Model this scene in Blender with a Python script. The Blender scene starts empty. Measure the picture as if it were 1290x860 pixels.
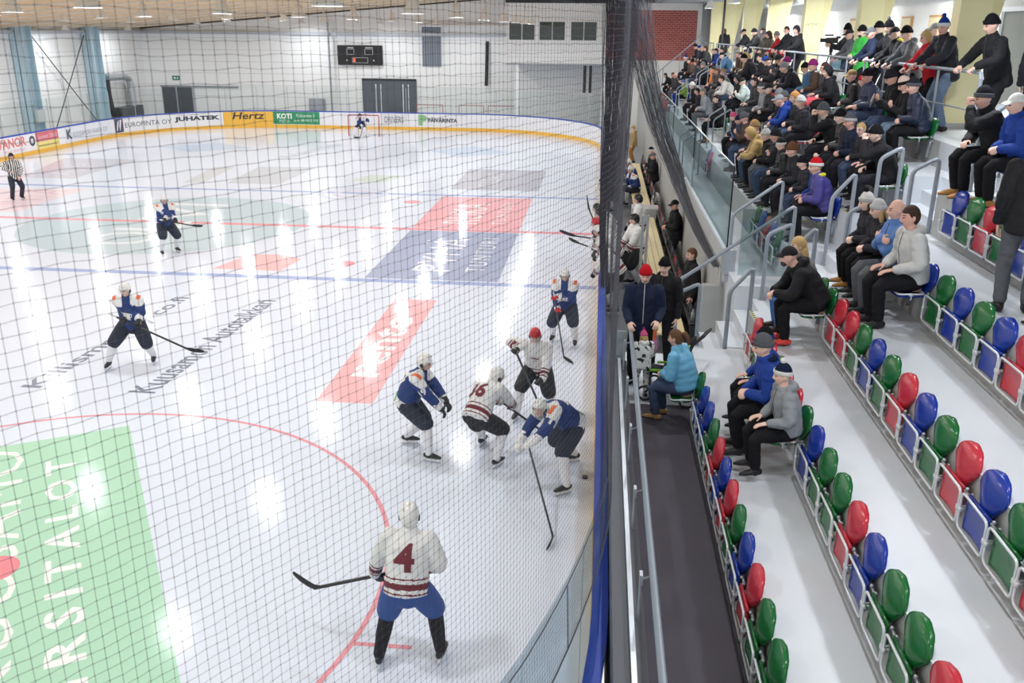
import bpy, math, random
import numpy as np
from mathutils import Matrix, Vector
from mathutils.bvhtree import BVHTree
S = bpy.context.scene
C = S.collection
# ---------------------------------------------------------------- camera
cam_d = bpy.data.cameras.new('camera'); cam = bpy.data.objects.new('camera', cam_d); C.objects.link(cam)
FPX, YAW, PITCH, ROLL = 1126.85, 0.0933, 0.3348, 0.0089
CAMP = Vector((-0.121, -27.645, 6.003))
cam_d.sensor_width = 36.0; cam_d.lens = FPX * 36.0 / 1290.0; cam_d.clip_end = 300; cam_d.clip_start = 0.05
cam_d.dof.use_dof = True; cam_d.dof.focus_distance = 15.0; cam_d.dof.aperture_fstop = 5.6
_f = Vector((-math.sin(YAW), math.cos(YAW), 0)); _r = Vector((math.cos(YAW), math.sin(YAW), 0)); _u = Vector((0, 0, 1))
_f2 = _f * math.cos(PITCH) - _u * math.sin(PITCH); _u2 = _u * math.cos(PITCH) + _f * math.sin(PITCH)
_r3 = _r * math.cos(ROLL) + _u2 * math.sin(ROLL); _u3 = -_r * math.sin(ROLL) + _u2 * math.cos(ROLL)
_m = Matrix((_r3, _u3, -_f2)).transposed().to_4x4(); _m.translation = CAMP
cam.matrix_world = _m
S.camera = cam
# ---------------------------------------------------------------- light and exposure
S.view_settings.view_transform = 'Standard'; S.view_settings.look = 'None'
S.view_settings.exposure = 0.42; S.view_settings.gamma = 1.0; S.view_settings.use_curve_mapping = False
try:
    S.cycles.use_denoising = True; S.cycles.denoiser = 'OPENIMAGEDENOISE'
    S.cycles.use_light_tree = True; S.cycles.transparent_max_bounces = 24
    S.cycles.max_bounces = 10; S.cycles.diffuse_bounces = 6; S.cycles.sample_clamp_indirect = 6.0
    S.cycles.caustics_reflective = False; S.cycles.caustics_refractive = False
    S.render.use_persistent_data = False
except Exception: pass
W = bpy.data.worlds.new('hall_light'); S.world = W; W.use_nodes = True
W.node_tree.nodes['Background'].inputs[0].default_value = (0.93, 0.96, 1.0, 1)
W.node_tree.nodes['Background'].inputs[1].default_value = 0.75
LAMP_W = 72.0        # each hall lamp
STRIP_W = 150.0       # each concourse strip light
# hall lamps hang in straight columns over the ice (x, ys)
LAMPS = [(-4.0, (24.0, 19.1, 14.4, 9.4, 3.2, -2.8, -8.5, -14.5, -21.0)), (-8.85, (29.9, 21.6, 16.5, 11.0, 5.0, -1.0, -6.5, -12.2, -18.0, -24.0)),
         (-14.0, (30.5, 24.8, 18.6, 12.6, 6.4, 0.0, -6.4, -12.0, -18.0, -24.0)), (-19.2, (31.0, 25.0, 19.0, 13.0, 7.0, 0.5, -6.0, -12.0, -18.0)),
         (-24.3, (27.0, 19.0, 13.0, 7.6, 1.5, -4.5, -10.5)), (-29.2, (28.0, 21.2, 14.0, 7.5, 1.0, -6.0))]
LAMP_Z = 6.3
ADDED_STAND_LAMPS = [(1.3, (20.0, 13.0, 6.0, -1.0, -8.0, -15.0, -22.0, -27.0)), (4.6, (16.0, 8.0, 0.0, -8.0, -15.0, -22.0, -27.0))]  # bell lamps added to light the stand; real fittings above it unknown
rnd = random.Random(7)
A = np.array
def nrm(v): v = np.asarray(v, float); return v / (np.linalg.norm(v) + 1e-12)

def hexc(h):
    h = h.lstrip('#'); v = [int(h[i:i + 2], 16) / 255 for i in (0, 2, 4)]
    return tuple(((c / 12.92) if c <= 0.04045 else ((c + 0.055) / 1.055) ** 2.4) for c in v) + (1.0,)

# ---------------------------------------------------------------- materials
_M = {}
def mat(name, col='#888888', rough=0.6, metal=0.0, bump=0.0, bscale=40.0, vary=0.0, vscale=6.0, obcol=False, spec=0.5, coat=0.0, emit=None):
    if name in _M: return _M[name]
    m = bpy.data.materials.new(name); m.use_nodes = True; nt = m.node_tree; b = nt.nodes['Principled BSDF']
    b.inputs['Base Color'].default_value = hexc(col); b.inputs['Roughness'].default_value = rough; b.inputs['Metallic'].default_value = metal
    b.inputs['Specular IOR Level'].default_value = spec
    if coat: b.inputs['Coat Weight'].default_value = coat; b.inputs['Coat Roughness'].default_value = 0.1
    src = None
    if obcol:
        oi = nt.nodes.new('ShaderNodeObjectInfo'); src = oi.outputs['Color']
    tc = nt.nodes.new('ShaderNodeTexCoord')
    if vary:
        n = nt.nodes.new('ShaderNodeTexNoise'); n.inputs['Scale'].default_value = vscale; n.inputs['Detail'].default_value = 5
        nt.links.new(tc.outputs['Object'], n.inputs['Vector'])
        mr = nt.nodes.new('ShaderNodeMapRange'); mr.inputs[3].default_value = 1 - vary; mr.inputs[4].default_value = 1 + vary
        nt.links.new(n.outputs['Fac'], mr.inputs[0])
        mx = nt.nodes.new('ShaderNodeMix'); mx.data_type = 'RGBA'; mx.blend_type = 'MULTIPLY'; mx.inputs[0].default_value = 1
        if src: nt.links.new(src, mx.inputs[6])
        else: mx.inputs[6].default_value = hexc(col)
        nt.links.new(mr.outputs[0], mx.inputs[7]); src = mx.outputs[2]
    if src: nt.links.new(src, b.inputs['Base Color'])
    if bump:
        n2 = nt.nodes.new('ShaderNodeTexNoise'); n2.inputs['Scale'].default_value = bscale; n2.inputs['Detail'].default_value = 4
        nt.links.new(tc.outputs['Object'], n2.inputs['Vector'])
        bp = nt.nodes.new('ShaderNodeBump'); bp.inputs['Strength'].default_value = bump; bp.inputs['Distance'].default_value = 0.02
        nt.links.new(n2.outputs['Fac'], bp.inputs['Height']); nt.links.new(bp.outputs[0], b.inputs['Normal'])
    if emit: b.inputs['Emission Color'].default_value = hexc(col); b.inputs['Emission Strength'].default_value = emit
    _M[name] = m; return m

def glass_mat(name, tint, gloss=0.06):
    if name in _M: return _M[name]
    m = bpy.data.materials.new(name); m.use_nodes = True; nt = m.node_tree
    for n in list(nt.nodes):
        if n.type != 'OUTPUT_MATERIAL': nt.nodes.remove(n)
    o = [n for n in nt.nodes if n.type == 'OUTPUT_MATERIAL'][0]
    t = nt.nodes.new('ShaderNodeBsdfTransparent'); t.inputs[0].default_value = hexc(tint)
    g = nt.nodes.new('ShaderNodeBsdfGlossy'); g.inputs['Roughness'].default_value = 0.08
    mx = nt.nodes.new('ShaderNodeMixShader'); mx.inputs[0].default_value = gloss; nt.links.new(t.outputs[0], mx.inputs[1]); nt.links.new(g.outputs[0], mx.inputs[2])
    nt.links.new(mx.outputs[0], o.inputs[0]); _M[name] = m; return m

# ---------------------------------------------------------------- object helpers
def link(o, parent=None):
    C.objects.link(o)
    if parent is not None: o.parent = parent
    return o
def tag(o, label=None, cat=None, group=None, kind=None):
    if label: o['label'] = label
    if cat: o['category'] = cat
    if group: o['group'] = group
    if kind: o['kind'] = kind
    return o
def empty(name, loc=(0, 0, 0), rz=0.0, label=None, cat=None, group=None, kind=None, parent=None, scale=1.0):
    o = bpy.data.objects.new(name, None); o.empty_display_size = 0.1; link(o, parent)
    o.location = loc; o.rotation_euler = (0, 0, rz); o.scale = (scale,) * 3
    return tag(o, label, cat, group, kind)
def inst(name, mesh, parent=None, M=None, col=None):
    o = bpy.data.objects.new(name, mesh); link(o, parent)
    if M is not None: o.matrix_basis = M
    if col is not None: o.color = col if len(col) == 4 else tuple(col) + (1,)
    return o

def frame(d, ref=None):
    d = np.asarray(d, float); d = d / (np.linalg.norm(d) + 1e-12)
    r = np.asarray(ref if ref is not None else (0, 0, 1.0), float)
    if abs(np.dot(r, d)) > 0.97: r = np.array((1.0, 0, 0)) if abs(d[0]) < 0.9 else np.array((0, 1.0, 0))
    u = r - np.dot(r, d) * d; u /= np.linalg.norm(u)
    return d, u, np.cross(d, u)          # axis, u, v

class MB:
    def __init__(s): s.v = []; s.f = []; s.m = []
    def add(s, vs, fs, m=0):
        b = len(s.v); s.v.extend([tuple(map(float, p)) for p in vs]); s.f.extend([tuple(b + i for i in f) for f in fs]); s.m.extend([m] * len(fs))
    def box(s, x0, x1, y0, y1, z0, z1, m=0):
        s.add([(x, y, z) for z in (z0, z1) for y in (y0, y1) for x in (x0, x1)],
              [(0, 2, 3, 1), (4, 5, 7, 6), (0, 1, 5, 4), (2, 6, 7, 3), (0, 4, 6, 2), (1, 3, 7, 5)], m)
    def hexa(s, c8, m=0):
        s.add(c8, [(0, 2, 3, 1), (4, 5, 7, 6), (0, 1, 5, 4), (2, 6, 7, 3), (0, 4, 6, 2), (1, 3, 7, 5)], m)
    def bar(s, a, b, w, h, ref=None, m=0):
        a = np.asarray(a, float); b = np.asarray(b, float); d, u, v = frame(b - a, ref)
        s.add([p + u * (su * h / 2) + v * (sv * w / 2) for p in (a, b) for su in (-1, 1) for sv in (-1, 1)],
              [(0, 1, 3, 2), (4, 6, 7, 5), (0, 4, 5, 1), (1, 5, 7, 3), (3, 7, 6, 2), (2, 6, 4, 0)], m)
    def prism(s, poly, z0, z1, m=0):          # poly in xy, counter-clockwise
        n = len(poly); vs = [(x, y, z0) for x, y in poly] + [(x, y, z1) for x, y in poly]
        s.add(vs, [tuple(reversed(range(n))), tuple(range(n, 2 * n))] + [(i, (i + 1) % n, n + (i + 1) % n, n + i) for i in range(n)], m)
    def tube(s, pts, r, n=8, r2=None, ref=None, closed=False, m=0, round_caps=False):
        P = np.asarray(pts, float); k = len(P)
        R = np.full(k, r, float) if np.isscalar(r) else np.asarray(r, float)
        R2 = R if r2 is None else (np.full(k, r2, float) if np.isscalar(r2) else np.asarray(r2, float))
        if round_caps and not closed:
            d0 = P[0] - P[1]; d0 /= np.linalg.norm(d0) + 1e-9; d1 = P[-1] - P[-2]; d1 /= np.linalg.norm(d1) + 1e-9
            P = np.vstack([P[0] + d0 * R[0] * 0.85, P[0] + d0 * R[0] * 0.5, P, P[-1] + d1 * R[-1] * 0.5, P[-1] + d1 * R[-1] * 0.85])
            R = np.concatenate([[R[0] * 0.45, R[0] * 0.85], R, [R[-1] * 0.85, R[-1] * 0.45]])
            R2 = np.concatenate([[R2[0] * 0.45, R2[0] * 0.85], R2, [R2[-1] * 0.85, R2[-1] * 0.45]]); k = len(P)
        T = np.zeros_like(P)
        if closed: T = np.roll(P, -1, 0) - np.roll(P, 1, 0)
        else:
            T[1:-1] = P[2:] - P[:-2]; T[0] = P[1] - P[0]; T[-1] = P[-1] - P[-2]
        T /= np.linalg.norm(T, axis=1)[:, None] + 1e-12
        us = []
        _, u, _ = frame(T[0], ref)
        for i in range(k):
            if ref is not None and i: _, u, _ = frame(T[i], ref)
            else:
                u = u - np.dot(u, T[i]) * T[i]; u /= np.linalg.norm(u) + 1e-12
            us.append(u)
        vs = []
        for i in range(k):
            v = np.cross(T[i], us[i])
            for j in range(n):
                a = 2 * math.pi * j / n; vs.append(P[i] + us[i] * (math.cos(a) * R[i]) + v * (math.sin(a) * R2[i]))
        fs = []
        for i in range(k if closed else k - 1):
            i2 = (i + 1) % k
            for j in range(n): fs.append((i * n + j, i * n + (j + 1) % n, i2 * n + (j + 1) % n, i2 * n + j))
        if not closed: fs.append(tuple(reversed(range(n)))); fs.append(tuple(range((k - 1) * n, k * n)))
        s.add(vs, fs, m)
    def ball(s, c, rx, ry=None, rz=None, M=None, n=16, k=10, fn=None, m=0):
        ry = rx if ry is None else ry; rz = rx if rz is None else rz; c = np.asarray(c, float); vs = []
        for i in range(k + 1):
            th = math.pi * i / k
            for j in range(n):
                ph = 2 * math.pi * j / n; p = np.array((rx * math.sin(th) * math.cos(ph), ry * math.sin(th) * math.sin(ph), rz * math.cos(th)))
                if fn is not None: p = fn(p)
                if M is not None: p = M @ p
                vs.append(c + p)
        fs = []
        for i in range(k):
            for j in range(n):
                a, b, c2, d = i * n + j, (i + 1) * n + j, (i + 1) * n + (j + 1) % n, i * n + (j + 1) % n
                fs.append((a, b, c2, d))
        s.add(vs, fs, m)
    def lathe(s, prof, n=16, o=(0, 0, 0), m=0):     # profile [(r, z)]
        vs = [(o[0] + r * math.cos(2 * math.pi * j / n), o[1] + r * math.sin(2 * math.pi * j / n), o[2] + z) for r, z in prof for j in range(n)]
        k = len(prof); s.add(vs, [(i * n + j, i * n + (j + 1) % n, (i + 1) * n + (j + 1) % n, (i + 1) * n + j) for i in range(k - 1) for j in range(n)], m)
    def xf(s, M):
        A = np.array(M); V = np.array(s.v); s.v = [tuple(p) for p in (V @ A[:3, :3].T + A[:3, 3])]; return s
    def mesh(s, name, mats, smooth=True, merge=True):
        me = bpy.data.meshes.new(name); me.from_pydata(s.v, [], s.f)
        for m in (mats if isinstance(mats, (list, tuple)) else [mats]): me.materials.append(m)
        if any(s.m): me.polygons.foreach_set('material_index', s.m)
        if smooth: me.polygons.foreach_set('use_smooth', [True] * len(s.f))
        me.validate(); me.update(); return me
    def build(s, name, mats, parent=None, smooth=False, M=None, col=None):
        return inst(name, s.mesh(name, mats, smooth), parent, M, col)

def remesh(mb, voxel, smooth=2, name='m', mats=(), dec=None):
    me = bpy.data.meshes.new('tmp'); me.from_pydata(mb.v, [], mb.f); me.update()
    o = bpy.data.objects.new('tmp', me); C.objects.link(o)
    r = o.modifiers.new('r', 'REMESH'); r.mode = 'VOXEL'; r.voxel_size = voxel; r.use_smooth_shade = True
    if smooth: sm = o.modifiers.new('s', 'SMOOTH'); sm.factor = 0.5; sm.iterations = smooth
    if dec: d = o.modifiers.new('d', 'DECIMATE'); d.ratio = dec
    dg = bpy.context.evaluated_depsgraph_get(); out = bpy.data.meshes.new_from_object(o.evaluated_get(dg))
    bpy.data.objects.remove(o); bpy.data.meshes.remove(me)
    out.name = name; out.materials.clear()
    for m in mats: out.materials.append(m)
    out.polygons.foreach_set('use_smooth', [True] * len(out.polygons))
    return out
def verts(me):
    a = np.empty(len(me.vertices) * 3, np.float32); me.vertices.foreach_get('co', a); return a.reshape(-1, 3)
def centers(me):
    a = np.empty(len(me.polygons) * 3, np.float32); me.polygons.foreach_get('center', a); return a.reshape(-1, 3)
def setmat(me, idx): me.polygons.foreach_set('material_index', np.asarray(idx, np.int32))

def text_mesh(txt, size, extrude=0.0, spacing=1.0, bold=0.0, shear=0.0):
    cu = bpy.data.curves.new('t', 'FONT'); cu.body = txt; cu.size = size; cu.extrude = extrude; cu.space_character = spacing; cu.offset = bold; cu.shear = shear
    cu.resolution_u = 2
    o = bpy.data.objects.new('t', cu); C.objects.link(o)
    dg = bpy.context.evaluated_depsgraph_get(); me = bpy.data.meshes.new_from_object(o.evaluated_get(dg))
    bpy.data.objects.remove(o); bpy.data.curves.remove(cu)
    V = verts(me); F = [tuple(p.vertices) for p in me.polygons]; bpy.data.meshes.remove(me)
    return V, F
def fit_text(txt, w, h, **k):
    V, F = text_mesh(txt, 1.0, **k); lo = V.min(0); hi = V.max(0)
    V = (V - lo) / np.maximum(hi - lo, 1e-6); V[:, 0] *= w; V[:, 1] *= h; V[:, 2] = 0
    return V, F
# ---------------------------------------------------------------- materials of the hall
ice_c = '#dfe6f4'
def icemat(name, col):
    m = mat(name, col, 0.12, bump=0.02, bscale=60, spec=0.5); 
    b = m.node_tree.nodes['Principled BSDF']; b.inputs['Roughness'].default_value = 0.13; b.inputs['IOR'].default_value = 1.19
    if 'veined' not in m:
        nt = m.node_tree; tc = nt.nodes.new('ShaderNodeTexCoord'); n = nt.nodes.new('ShaderNodeTexNoise'); n.inputs['Scale'].default_value = 1.6; n.inputs['Detail'].default_value = 9; n.inputs['Roughness'].default_value = .7
        nt.links.new(tc.outputs['Object'], n.inputs['Vector']); mr = nt.nodes.new('ShaderNodeMapRange'); mr.inputs[3].default_value = .07; mr.inputs[4].default_value = .16
        nt.links.new(n.outputs['Fac'], mr.inputs[0]); nt.links.new(mr.outputs[0], b.inputs['Roughness']); m['veined'] = 1
    return m
M_ice = icemat('ice', ice_c)
M_white = mat('white_wall_panel', '#f0f2f3', 0.55, vary=0.03, vscale=1.5)
M_plaster = mat('white_plaster', '#eeeeeb', 0.8, vary=0.03)
M_steel = mat('galvanised_steel', '#b3b8bf', 0.38, 0.55, vary=0.06, vscale=20)
M_rail = mat('grey_painted_steel', '#9aa2ad', 0.4, 0.3)
M_dark = mat('dark_steel', '#2a2c30', 0.5)
M_black = mat('black_plastic', '#141518', 0.45)
M_blue = mat('blue_plastic', '#2447b5', 0.35)
M_dasher = mat('white_board_plastic', '#e9eaee', 0.3, vary=0.03, vscale=3)
M_yellow = mat('yellow_kick_plastic', '#eebb4a', 0.35, vary=0.06, vscale=2)
M_tread = mat('painted_concrete', '#d3d8df', 0.35, vary=0.05, vscale=2.0, bump=0.04, bscale=30)
M_conc = mat('raw_concrete', '#aeb0af', 0.8, vary=0.16, vscale=3.5, bump=0.15, bscale=25)
M_mat = mat('rubber_matting', '#4c4751', 0.7, vary=0.10, vscale=4, bump=0.2, bscale=120)
M_pill = mat('pale_yellow_paint', '#efe6b2', 0.6, vary=0.03)
M_wood = mat('pine_plank', '#e6d6a6', 0.5, vary=0.10, vscale=6)
M_deck = mat('timber_roof_deck', '#c9ab82', 0.75, vary=0.10, vscale=1.2)
M_glass = glass_mat('clear_safety_glass', '#e6eef2', .09); M_glassf = glass_mat('clear_far_glass', '#fafcfc', .015)
M_glass2 = glass_mat('tinted_balustrade_glass', '#e2ebec', .12)
M_dglass = mat('dark_window_glass', '#3b443f', 0.06, spec=0.6)
def ink(c): return mat('ink_' + c.strip('#'), c, 0.5)
# ---------------------------------------------------------------- rink outline (anticlockwise seen from above), x = 0 is the stand side
RW, Y0R, Y1R, RR = 27.9, -29.1, 29.1, 8.4
def outline():
    pts = []
    def arc(cx, cy, a0, a1, n=36):
        for i in range(n + 1):
            a = math.radians(a0 + (a1 - a0) * i / n); pts.append((cx + RR * math.cos(a), cy + RR * math.sin(a)))
    arc(-RR, Y0R + RR, -90, 0); arc(-RR, Y1R - RR, 0, 90); arc(-RW + RR, Y1R - RR, 90, 180); arc(-RW + RR, Y0R + RR, 180, 270)
    return pts
OUT = np.array(outline()); _seg = np.linalg.norm(np.roll(OUT, -1, 0) - OUT, axis=1); _cum = np.concatenate([[0], np.cumsum(_seg)]); PER = _cum[-1]
def onpath(s, off=0.0):
    s = s % PER; i = int(np.searchsorted(_cum, s, 'right') - 1); i = min(i, len(OUT) - 1); a = OUT[i]; b = OUT[(i + 1) % len(OUT)]
    t = (s - _cum[i]) / max(_seg[i], 1e-9); d = nrm(b - a); n = np.array((d[1], -d[0])); return a + (b - a) * t + n * off      # off > 0 is outwards
S_CORNER = RR * math.pi / 2                       # start of the straight side x = 0 (y = Y0R + RR)
def s_of_y(y): return S_CORNER + (y - (Y0R + RR))
S_FAR = S_CORNER + (Y1R - Y0R - 2 * RR)            # the far right corner begins
def ring_wall(mb, s0, s1, o0, o1, z0, z1, step=0.5, m=0):
    n = max(2, int(abs(s1 - s0) / step) + 1); ss = np.linspace(s0, s1, n); vs = []
    for s in ss:
        a = onpath(s, o0); b = onpath(s, o1); vs += [(a[0], a[1], z0), (b[0], b[1], z0), (b[0], b[1], z1), (a[0], a[1], z1)]
    fs = [(i * 4 + j, i * 4 + (j + 1) % 4, (i + 1) * 4 + (j + 1) % 4, (i + 1) * 4 + j) for i in range(n - 1) for j in range(4)]
    fs += [(3, 2, 1, 0), tuple((n - 1) * 4 + j for j in range(4))]; mb.add(vs, fs, m)
# ---------------------------------------------------------------- ice with its painted lines and adverts
ice = MB(); ice.prism([tuple(p) for p in OUT], -0.12, 0.0)
ice_o = tag(ice.build('ice_floor', M_ice), kind='structure')
def paint(name, poly, col, z=0.0015):
    mb = MB(); n = len(poly); mb.add([(x, y, z) for x, y in poly], [tuple(range(n))]); return mb.build(name, icemat('ice_paint_' + col.strip('#'), col), ice_o)
def painttext(name, txt, o, d, w, h, col, z=0.003, parent=None, **k):
    """text on the ice: from o along direction d over w metres, letters h tall to the left-hand side of d"""
    V, F = fit_text(txt, w, h, **k); d = nrm(np.append(d, 0)); u = np.array((-d[1], d[0], 0)); P = np.array((o[0], o[1], z)) + V[:, :1] * d + V[:, 1:2] * u
    mb = MB(); mb.add(P, F); return mb.build(name, icemat('ice_paint_' + col.strip('#'), col), parent or ice_o)
def band(y0, y1): return [(-RW + .05, y0), (-.05, y0), (-.05, y1), (-RW + .05, y1)]
paint('blue_line', band(-6.36, -6.06), '#a9b7e0'); paint('blue_line', band(6.06, 6.36), '#a9b7e0', .0012)
paint('red_line', band(-.15, .15), '#eaa3ac', .0022)
def arcpaint(name, cx, cy, r, w, col, z=.0018):
    mb = MB(); n = 96; vs = []
    for j in range(n):
        a = 2 * math.pi * j / n; vs += [(cx + (r - w) * math.cos(a), cy + (r - w) * math.sin(a), z), (cx + r * math.cos(a), cy + r * math.sin(a), z)]
    mb.add(vs, [(2 * j, 2 * j + 1, (2 * j + 3) % (2 * n), (2 * j + 2) % (2 * n)) for j in range(n)]); return mb.build(name, icemat('ice_paint_' + col.strip('#'), col), ice_o)
CXF = -RW / 2 + 7.07
arcpaint('faceoff_circle', CXF, -19.27, 4.53, .06, '#e6a0aa', .0026)
paint('hash_mark', [(CXF + 4.42, -20.15), (CXF + 5.05, -20.15), (CXF + 5.05, -20.09), (CXF + 4.42, -20.09)], '#e6a0aa')
paint('hash_mark', [(CXF + 4.42, -18.45), (CXF + 5.05, -18.45), (CXF + 5.05, -18.39), (CXF + 4.42, -18.39)], '#e6a0aa')
def disc(cx, cy, rx, ry=None, n=40, a0=0): return [(cx + rx * math.cos(2 * math.pi * i / n), cy + (ry or rx) * math.sin(2 * math.pi * i / n)) for i in range(n)]
for y in (-4.65, 4.65): paint('faceoff_spot', disc(CXF, y, .32), '#eaa9b2', .003)
paint('faceoff_spot', disc(-RW + 6.9, -4.65, .32), '#eaa9b2', .003); paint('faceoff_spot', disc(CXF - .1, -19.27, .29), '#e9929c', .0045)
# adverts painted in the ice (positions measured from the photograph)
g0 = A((-7.39, -15.26)); gd = nrm(A((3.44, -5.62))); gl = A((gd[1], -gd[0]))       # right-hand edge of the green field and its left
gq = [g0 + gd * 9.5, g0, g0 + gl * 6.3, g0 + gl * 6.3 + gd * 9.5]
paint('green_advert', [tuple(p) for p in gq], '#b4dcc4')
b0 = g0 + gd * 7.0 + gl * .80; painttext('advert_lettering', 'HIRSITALOT', tuple(b0), -gd, 6.15, .40, '#f2f5f3', spacing=1.5, bold=.02)
b1 = g0 + gd * 6.2 + gl * 1.48; painttext('advert_lettering', 'KUUSAMO', tuple(b1), -gd, 6.0, .62, '#eef2ef', spacing=1.1)
paint('red_advert', [(-4.76, -13.95), (-3.77, -13.95), (-3.77, -7.75), (-4.76, -7.75)], '#f0b9bd'); painttext('advert_lettering', 'rento', (-3.98, -12.75), (0, 1), 3.7, .62, '#f3eef1', bold=.02)
paint('blue_advert', [(-5.95, -5.98), (-2.52, -5.98), (-2.52, -.2), (-5.95, -.2)], '#aab4cf'); painttext('advert_lettering', 'PYHÄ', (-3.9, -5.1), (0, 1), 3.9, 1.25, '#eef0f6', bold=-.01); painttext('advert_lettering', 'TUNTURI', (-3.0, -5.05), (0, 1), 4.0, .5, '#eef0f6', spacing=1.4)
paint('red_advert', [(-5.97, .2), (-2.53, .2), (-2.53, 5.9), (-5.97, 5.9)], '#f1b5bb'); painttext('advert_lettering', 'RUKA', (-3.95, 1.0), (0, 1), 3.6, 1.2, '#f3eef1'); painttext('advert_lettering', 'TUNTURI', (-3.1, 1.0), (0, 1), 3.9, .42, '#f3eef1', spacing=1.4)
paint('grey_advert', [(-5.95, 7.6), (-2.43, 7.6), (-2.43, 13.1), (-5.95, 13.1)], '#c0c1cd'); painttext('advert_lettering', 'KUUSAMO', (-4.2, 8.4), (0, 1), 3.8, .8, '#dfe0e8')
paint('blue_advert', disc(-6.9, 19.3, 2.2, 2.3, 4), '#c9d8ee'); paint('blue_advert', disc(-20.9, 18.8, 2.6, 2.0, 4), '#c9d8ee')
paint('teal_advert', disc(-RW / 2, 0, 4.5), '#c6d7e0', .0019); painttext('advert_lettering', 'O', (-13.2, -3.3), (0, 1), 1.7, 2.1, '#e6edf3'); painttext('advert_lettering', 'LVI', (-13.2, -1.4), (0, 1), 4.6, 2.0, '#e6edf3')
paint('pink_advert', [(-10.15, -5.6), (-8.3, -5.6), (-8.15, -4.3), (-8.9, -3.85), (-9.75, -3.95)], '#f0c2c6')
paint('grey_advert', [(-24.3, 7.9), (-21.9, 7.9), (-22.0, 13.75), (-25.75, 13.75)], '#d0cfda'); painttext('advert_lettering', 'AUTO', (-22.6, 8.8), (0, 1), 3.6, 1.2, '#dfdfe6')
paint('grey_advert', [(-15.2, 7.7), (-13.0, 7.7), (-12.95, 12.7), (-15.6, 12.4)], '#ccd0d9'); paint('grey_advert', [(-17.0, 7.6), (-16.2, 7.6), (-16.6, 12.2), (-17.55, 12.0)], '#d3d5db')
paint('pink_advert', [(-23.3, 5.2), (-21.8, .9), (-19.8, .9), (-20.0, 5.6)], '#f0dbe2'); painttext('advert_lettering', 'RINTA', (-20.4, 1.2), (0, 1), 4.0, 1.4, '#eac7d1')
paint('green_advert', [(-10.5, 9.1), (-9.0, 8.95), (-8.35, 10.6), (-9.95, 10.8)], '#d3dfd8'); arcpaint('ring_advert', -9.45, 6.0, 1.35, .25, '#d5daec'); arcpaint('ring_advert', -9.45, 6.0, .8, .22, '#d9d5e6')
painttext('advert_lettering', 'Kuusamon Autotalkkari', (-7.62, -13.95), (0.03, 1), 5.7, .5, '#878e9f', bold=.012); painttext('advert_lettering', 'Killismo Oy co.fi', (-9.6, -13.95), (.03, 1), 5.7, .5, '#8f96a8', bold=.014)
painttext('advert_lettering', 'Kuusamon Uistin', (-15.1, 15.6), (.2, 1), 5.6, .9, '#c3cad8')
# ---------------------------------------------------------------- rink boards
rb = empty('rink_boards', label='white rink boards with blue top rail and yellow kick strip around the ice', cat='boards')
sA, sB = S_CORNER * .35, S_FAR + S_CORNER * 2 + (RW - 2 * RR) + 38.0
mb = MB(); ring_wall(mb, sA, sB, 0.0, .10, .2, 1.02); mb.build('dasher_panel', M_dasher, rb)
mb = MB(); ring_wall(mb, sA, sB, -.012, .10, 0, .2); mb.build('kick_plate', M_yellow, rb)
mb = MB(); ring_wall(mb, sA, sB, -.02, .13, 1.02, 1.075); mb.build('top_rail', M_blue, rb)
def advert(s_left, w, z0, z1, bg=None, items=(), name='advert'):
    """an advert on the inner face; s decreases to the right when seen from the ice on the far side, so text runs along -s"""
    root = None
    if bg:
        mb = MB(); ring_wall(mb, s_left, s_left - w, -.016, -.004, z0, z1, .4); root = mb.build(name, ink(bg), rb)
    for txt, x, y, tw, th, col, kw in items:
        V, F = fit_text(txt, tw, th, **kw); P = []
        for vx, vy, _ in V: q = onpath(s_left - x - vx, -.022 - .0); P.append((q[0], q[1], z0 + y + vy))
        mb = MB(); mb.add(P, F); mb.build('advert_lettering', ink(col), root or rb)
SEND = S_FAR + S_CORNER                # far end straight begins (x = -RR), runs to x = -RW + RR
def s_x(x): return SEND + (-RR - x)    # arc length of a point of the far end at x
SL = SEND + (RW - 2 * RR)              # far left corner begins
advert(SL - 8.05, 2.6, .3, .98, None, [('PÄIVÄRINTA', .62, .2, 1.85, .3, '#3c4450', dict(bold=.03)), ('P', 0, .0, .55, .66, '#8fc08a', dict(bold=.1))])
advert(SL - 5.65, 1.7, .24, 1.0, '#dcdde0', [('DRIVERS', .25, .2, 1.2, .38, '#5a5d66', {})])
advert(SL + 1.3, 3.0, .24, 1.0, '#2f9263', [('KOTI', .25, .32, .95, .34, '#eef3ee', dict(bold=.04)), ('PIZZA', .4, .1, .65, .16, '#e5efe6', {}), ('Kitkantie 5', 1.5, .44, 1.2, .2, '#e5efe6', {}), ('puh. 08 8512 755', 1.35, .12, 1.55, .2, '#eef3ee', {})])
advert(SL + 4.35, 3.05, .2, 1.0, '#eebb4a', [('Hertz', .55, .34, 2.0, .44, '#3d3a3a', dict(shear=.2, bold=.02))])
advert(SL + 10.85, 6.45, .24, 1.0, '#e9eaed', [('JUHATEK', 3.5, .25, 2.8, .34, '#3e434d', dict(bold=.05)), ('EUROPINTA OY', .1, .22, 3.2, .28, '#434a55', {})])
advert(SL + 11.55, .65, .24, 1.0, '#4a5166', [('//', .1, .1, .45, .6, '#e2e2e6', dict(bold=.05))]); advert(SL + 11.1, .22, .3, .9, '#c9606f')
advert(SL + 16.3, 4.4, .24, 1.0, '#e1e4ec', [('K', .1, .15, .5, .5, '#4f5a70', dict(bold=.05)), ('KUUSAMON VAARA OY', .7, .2, 3.4, .26, '#8f96a6', {})])
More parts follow.
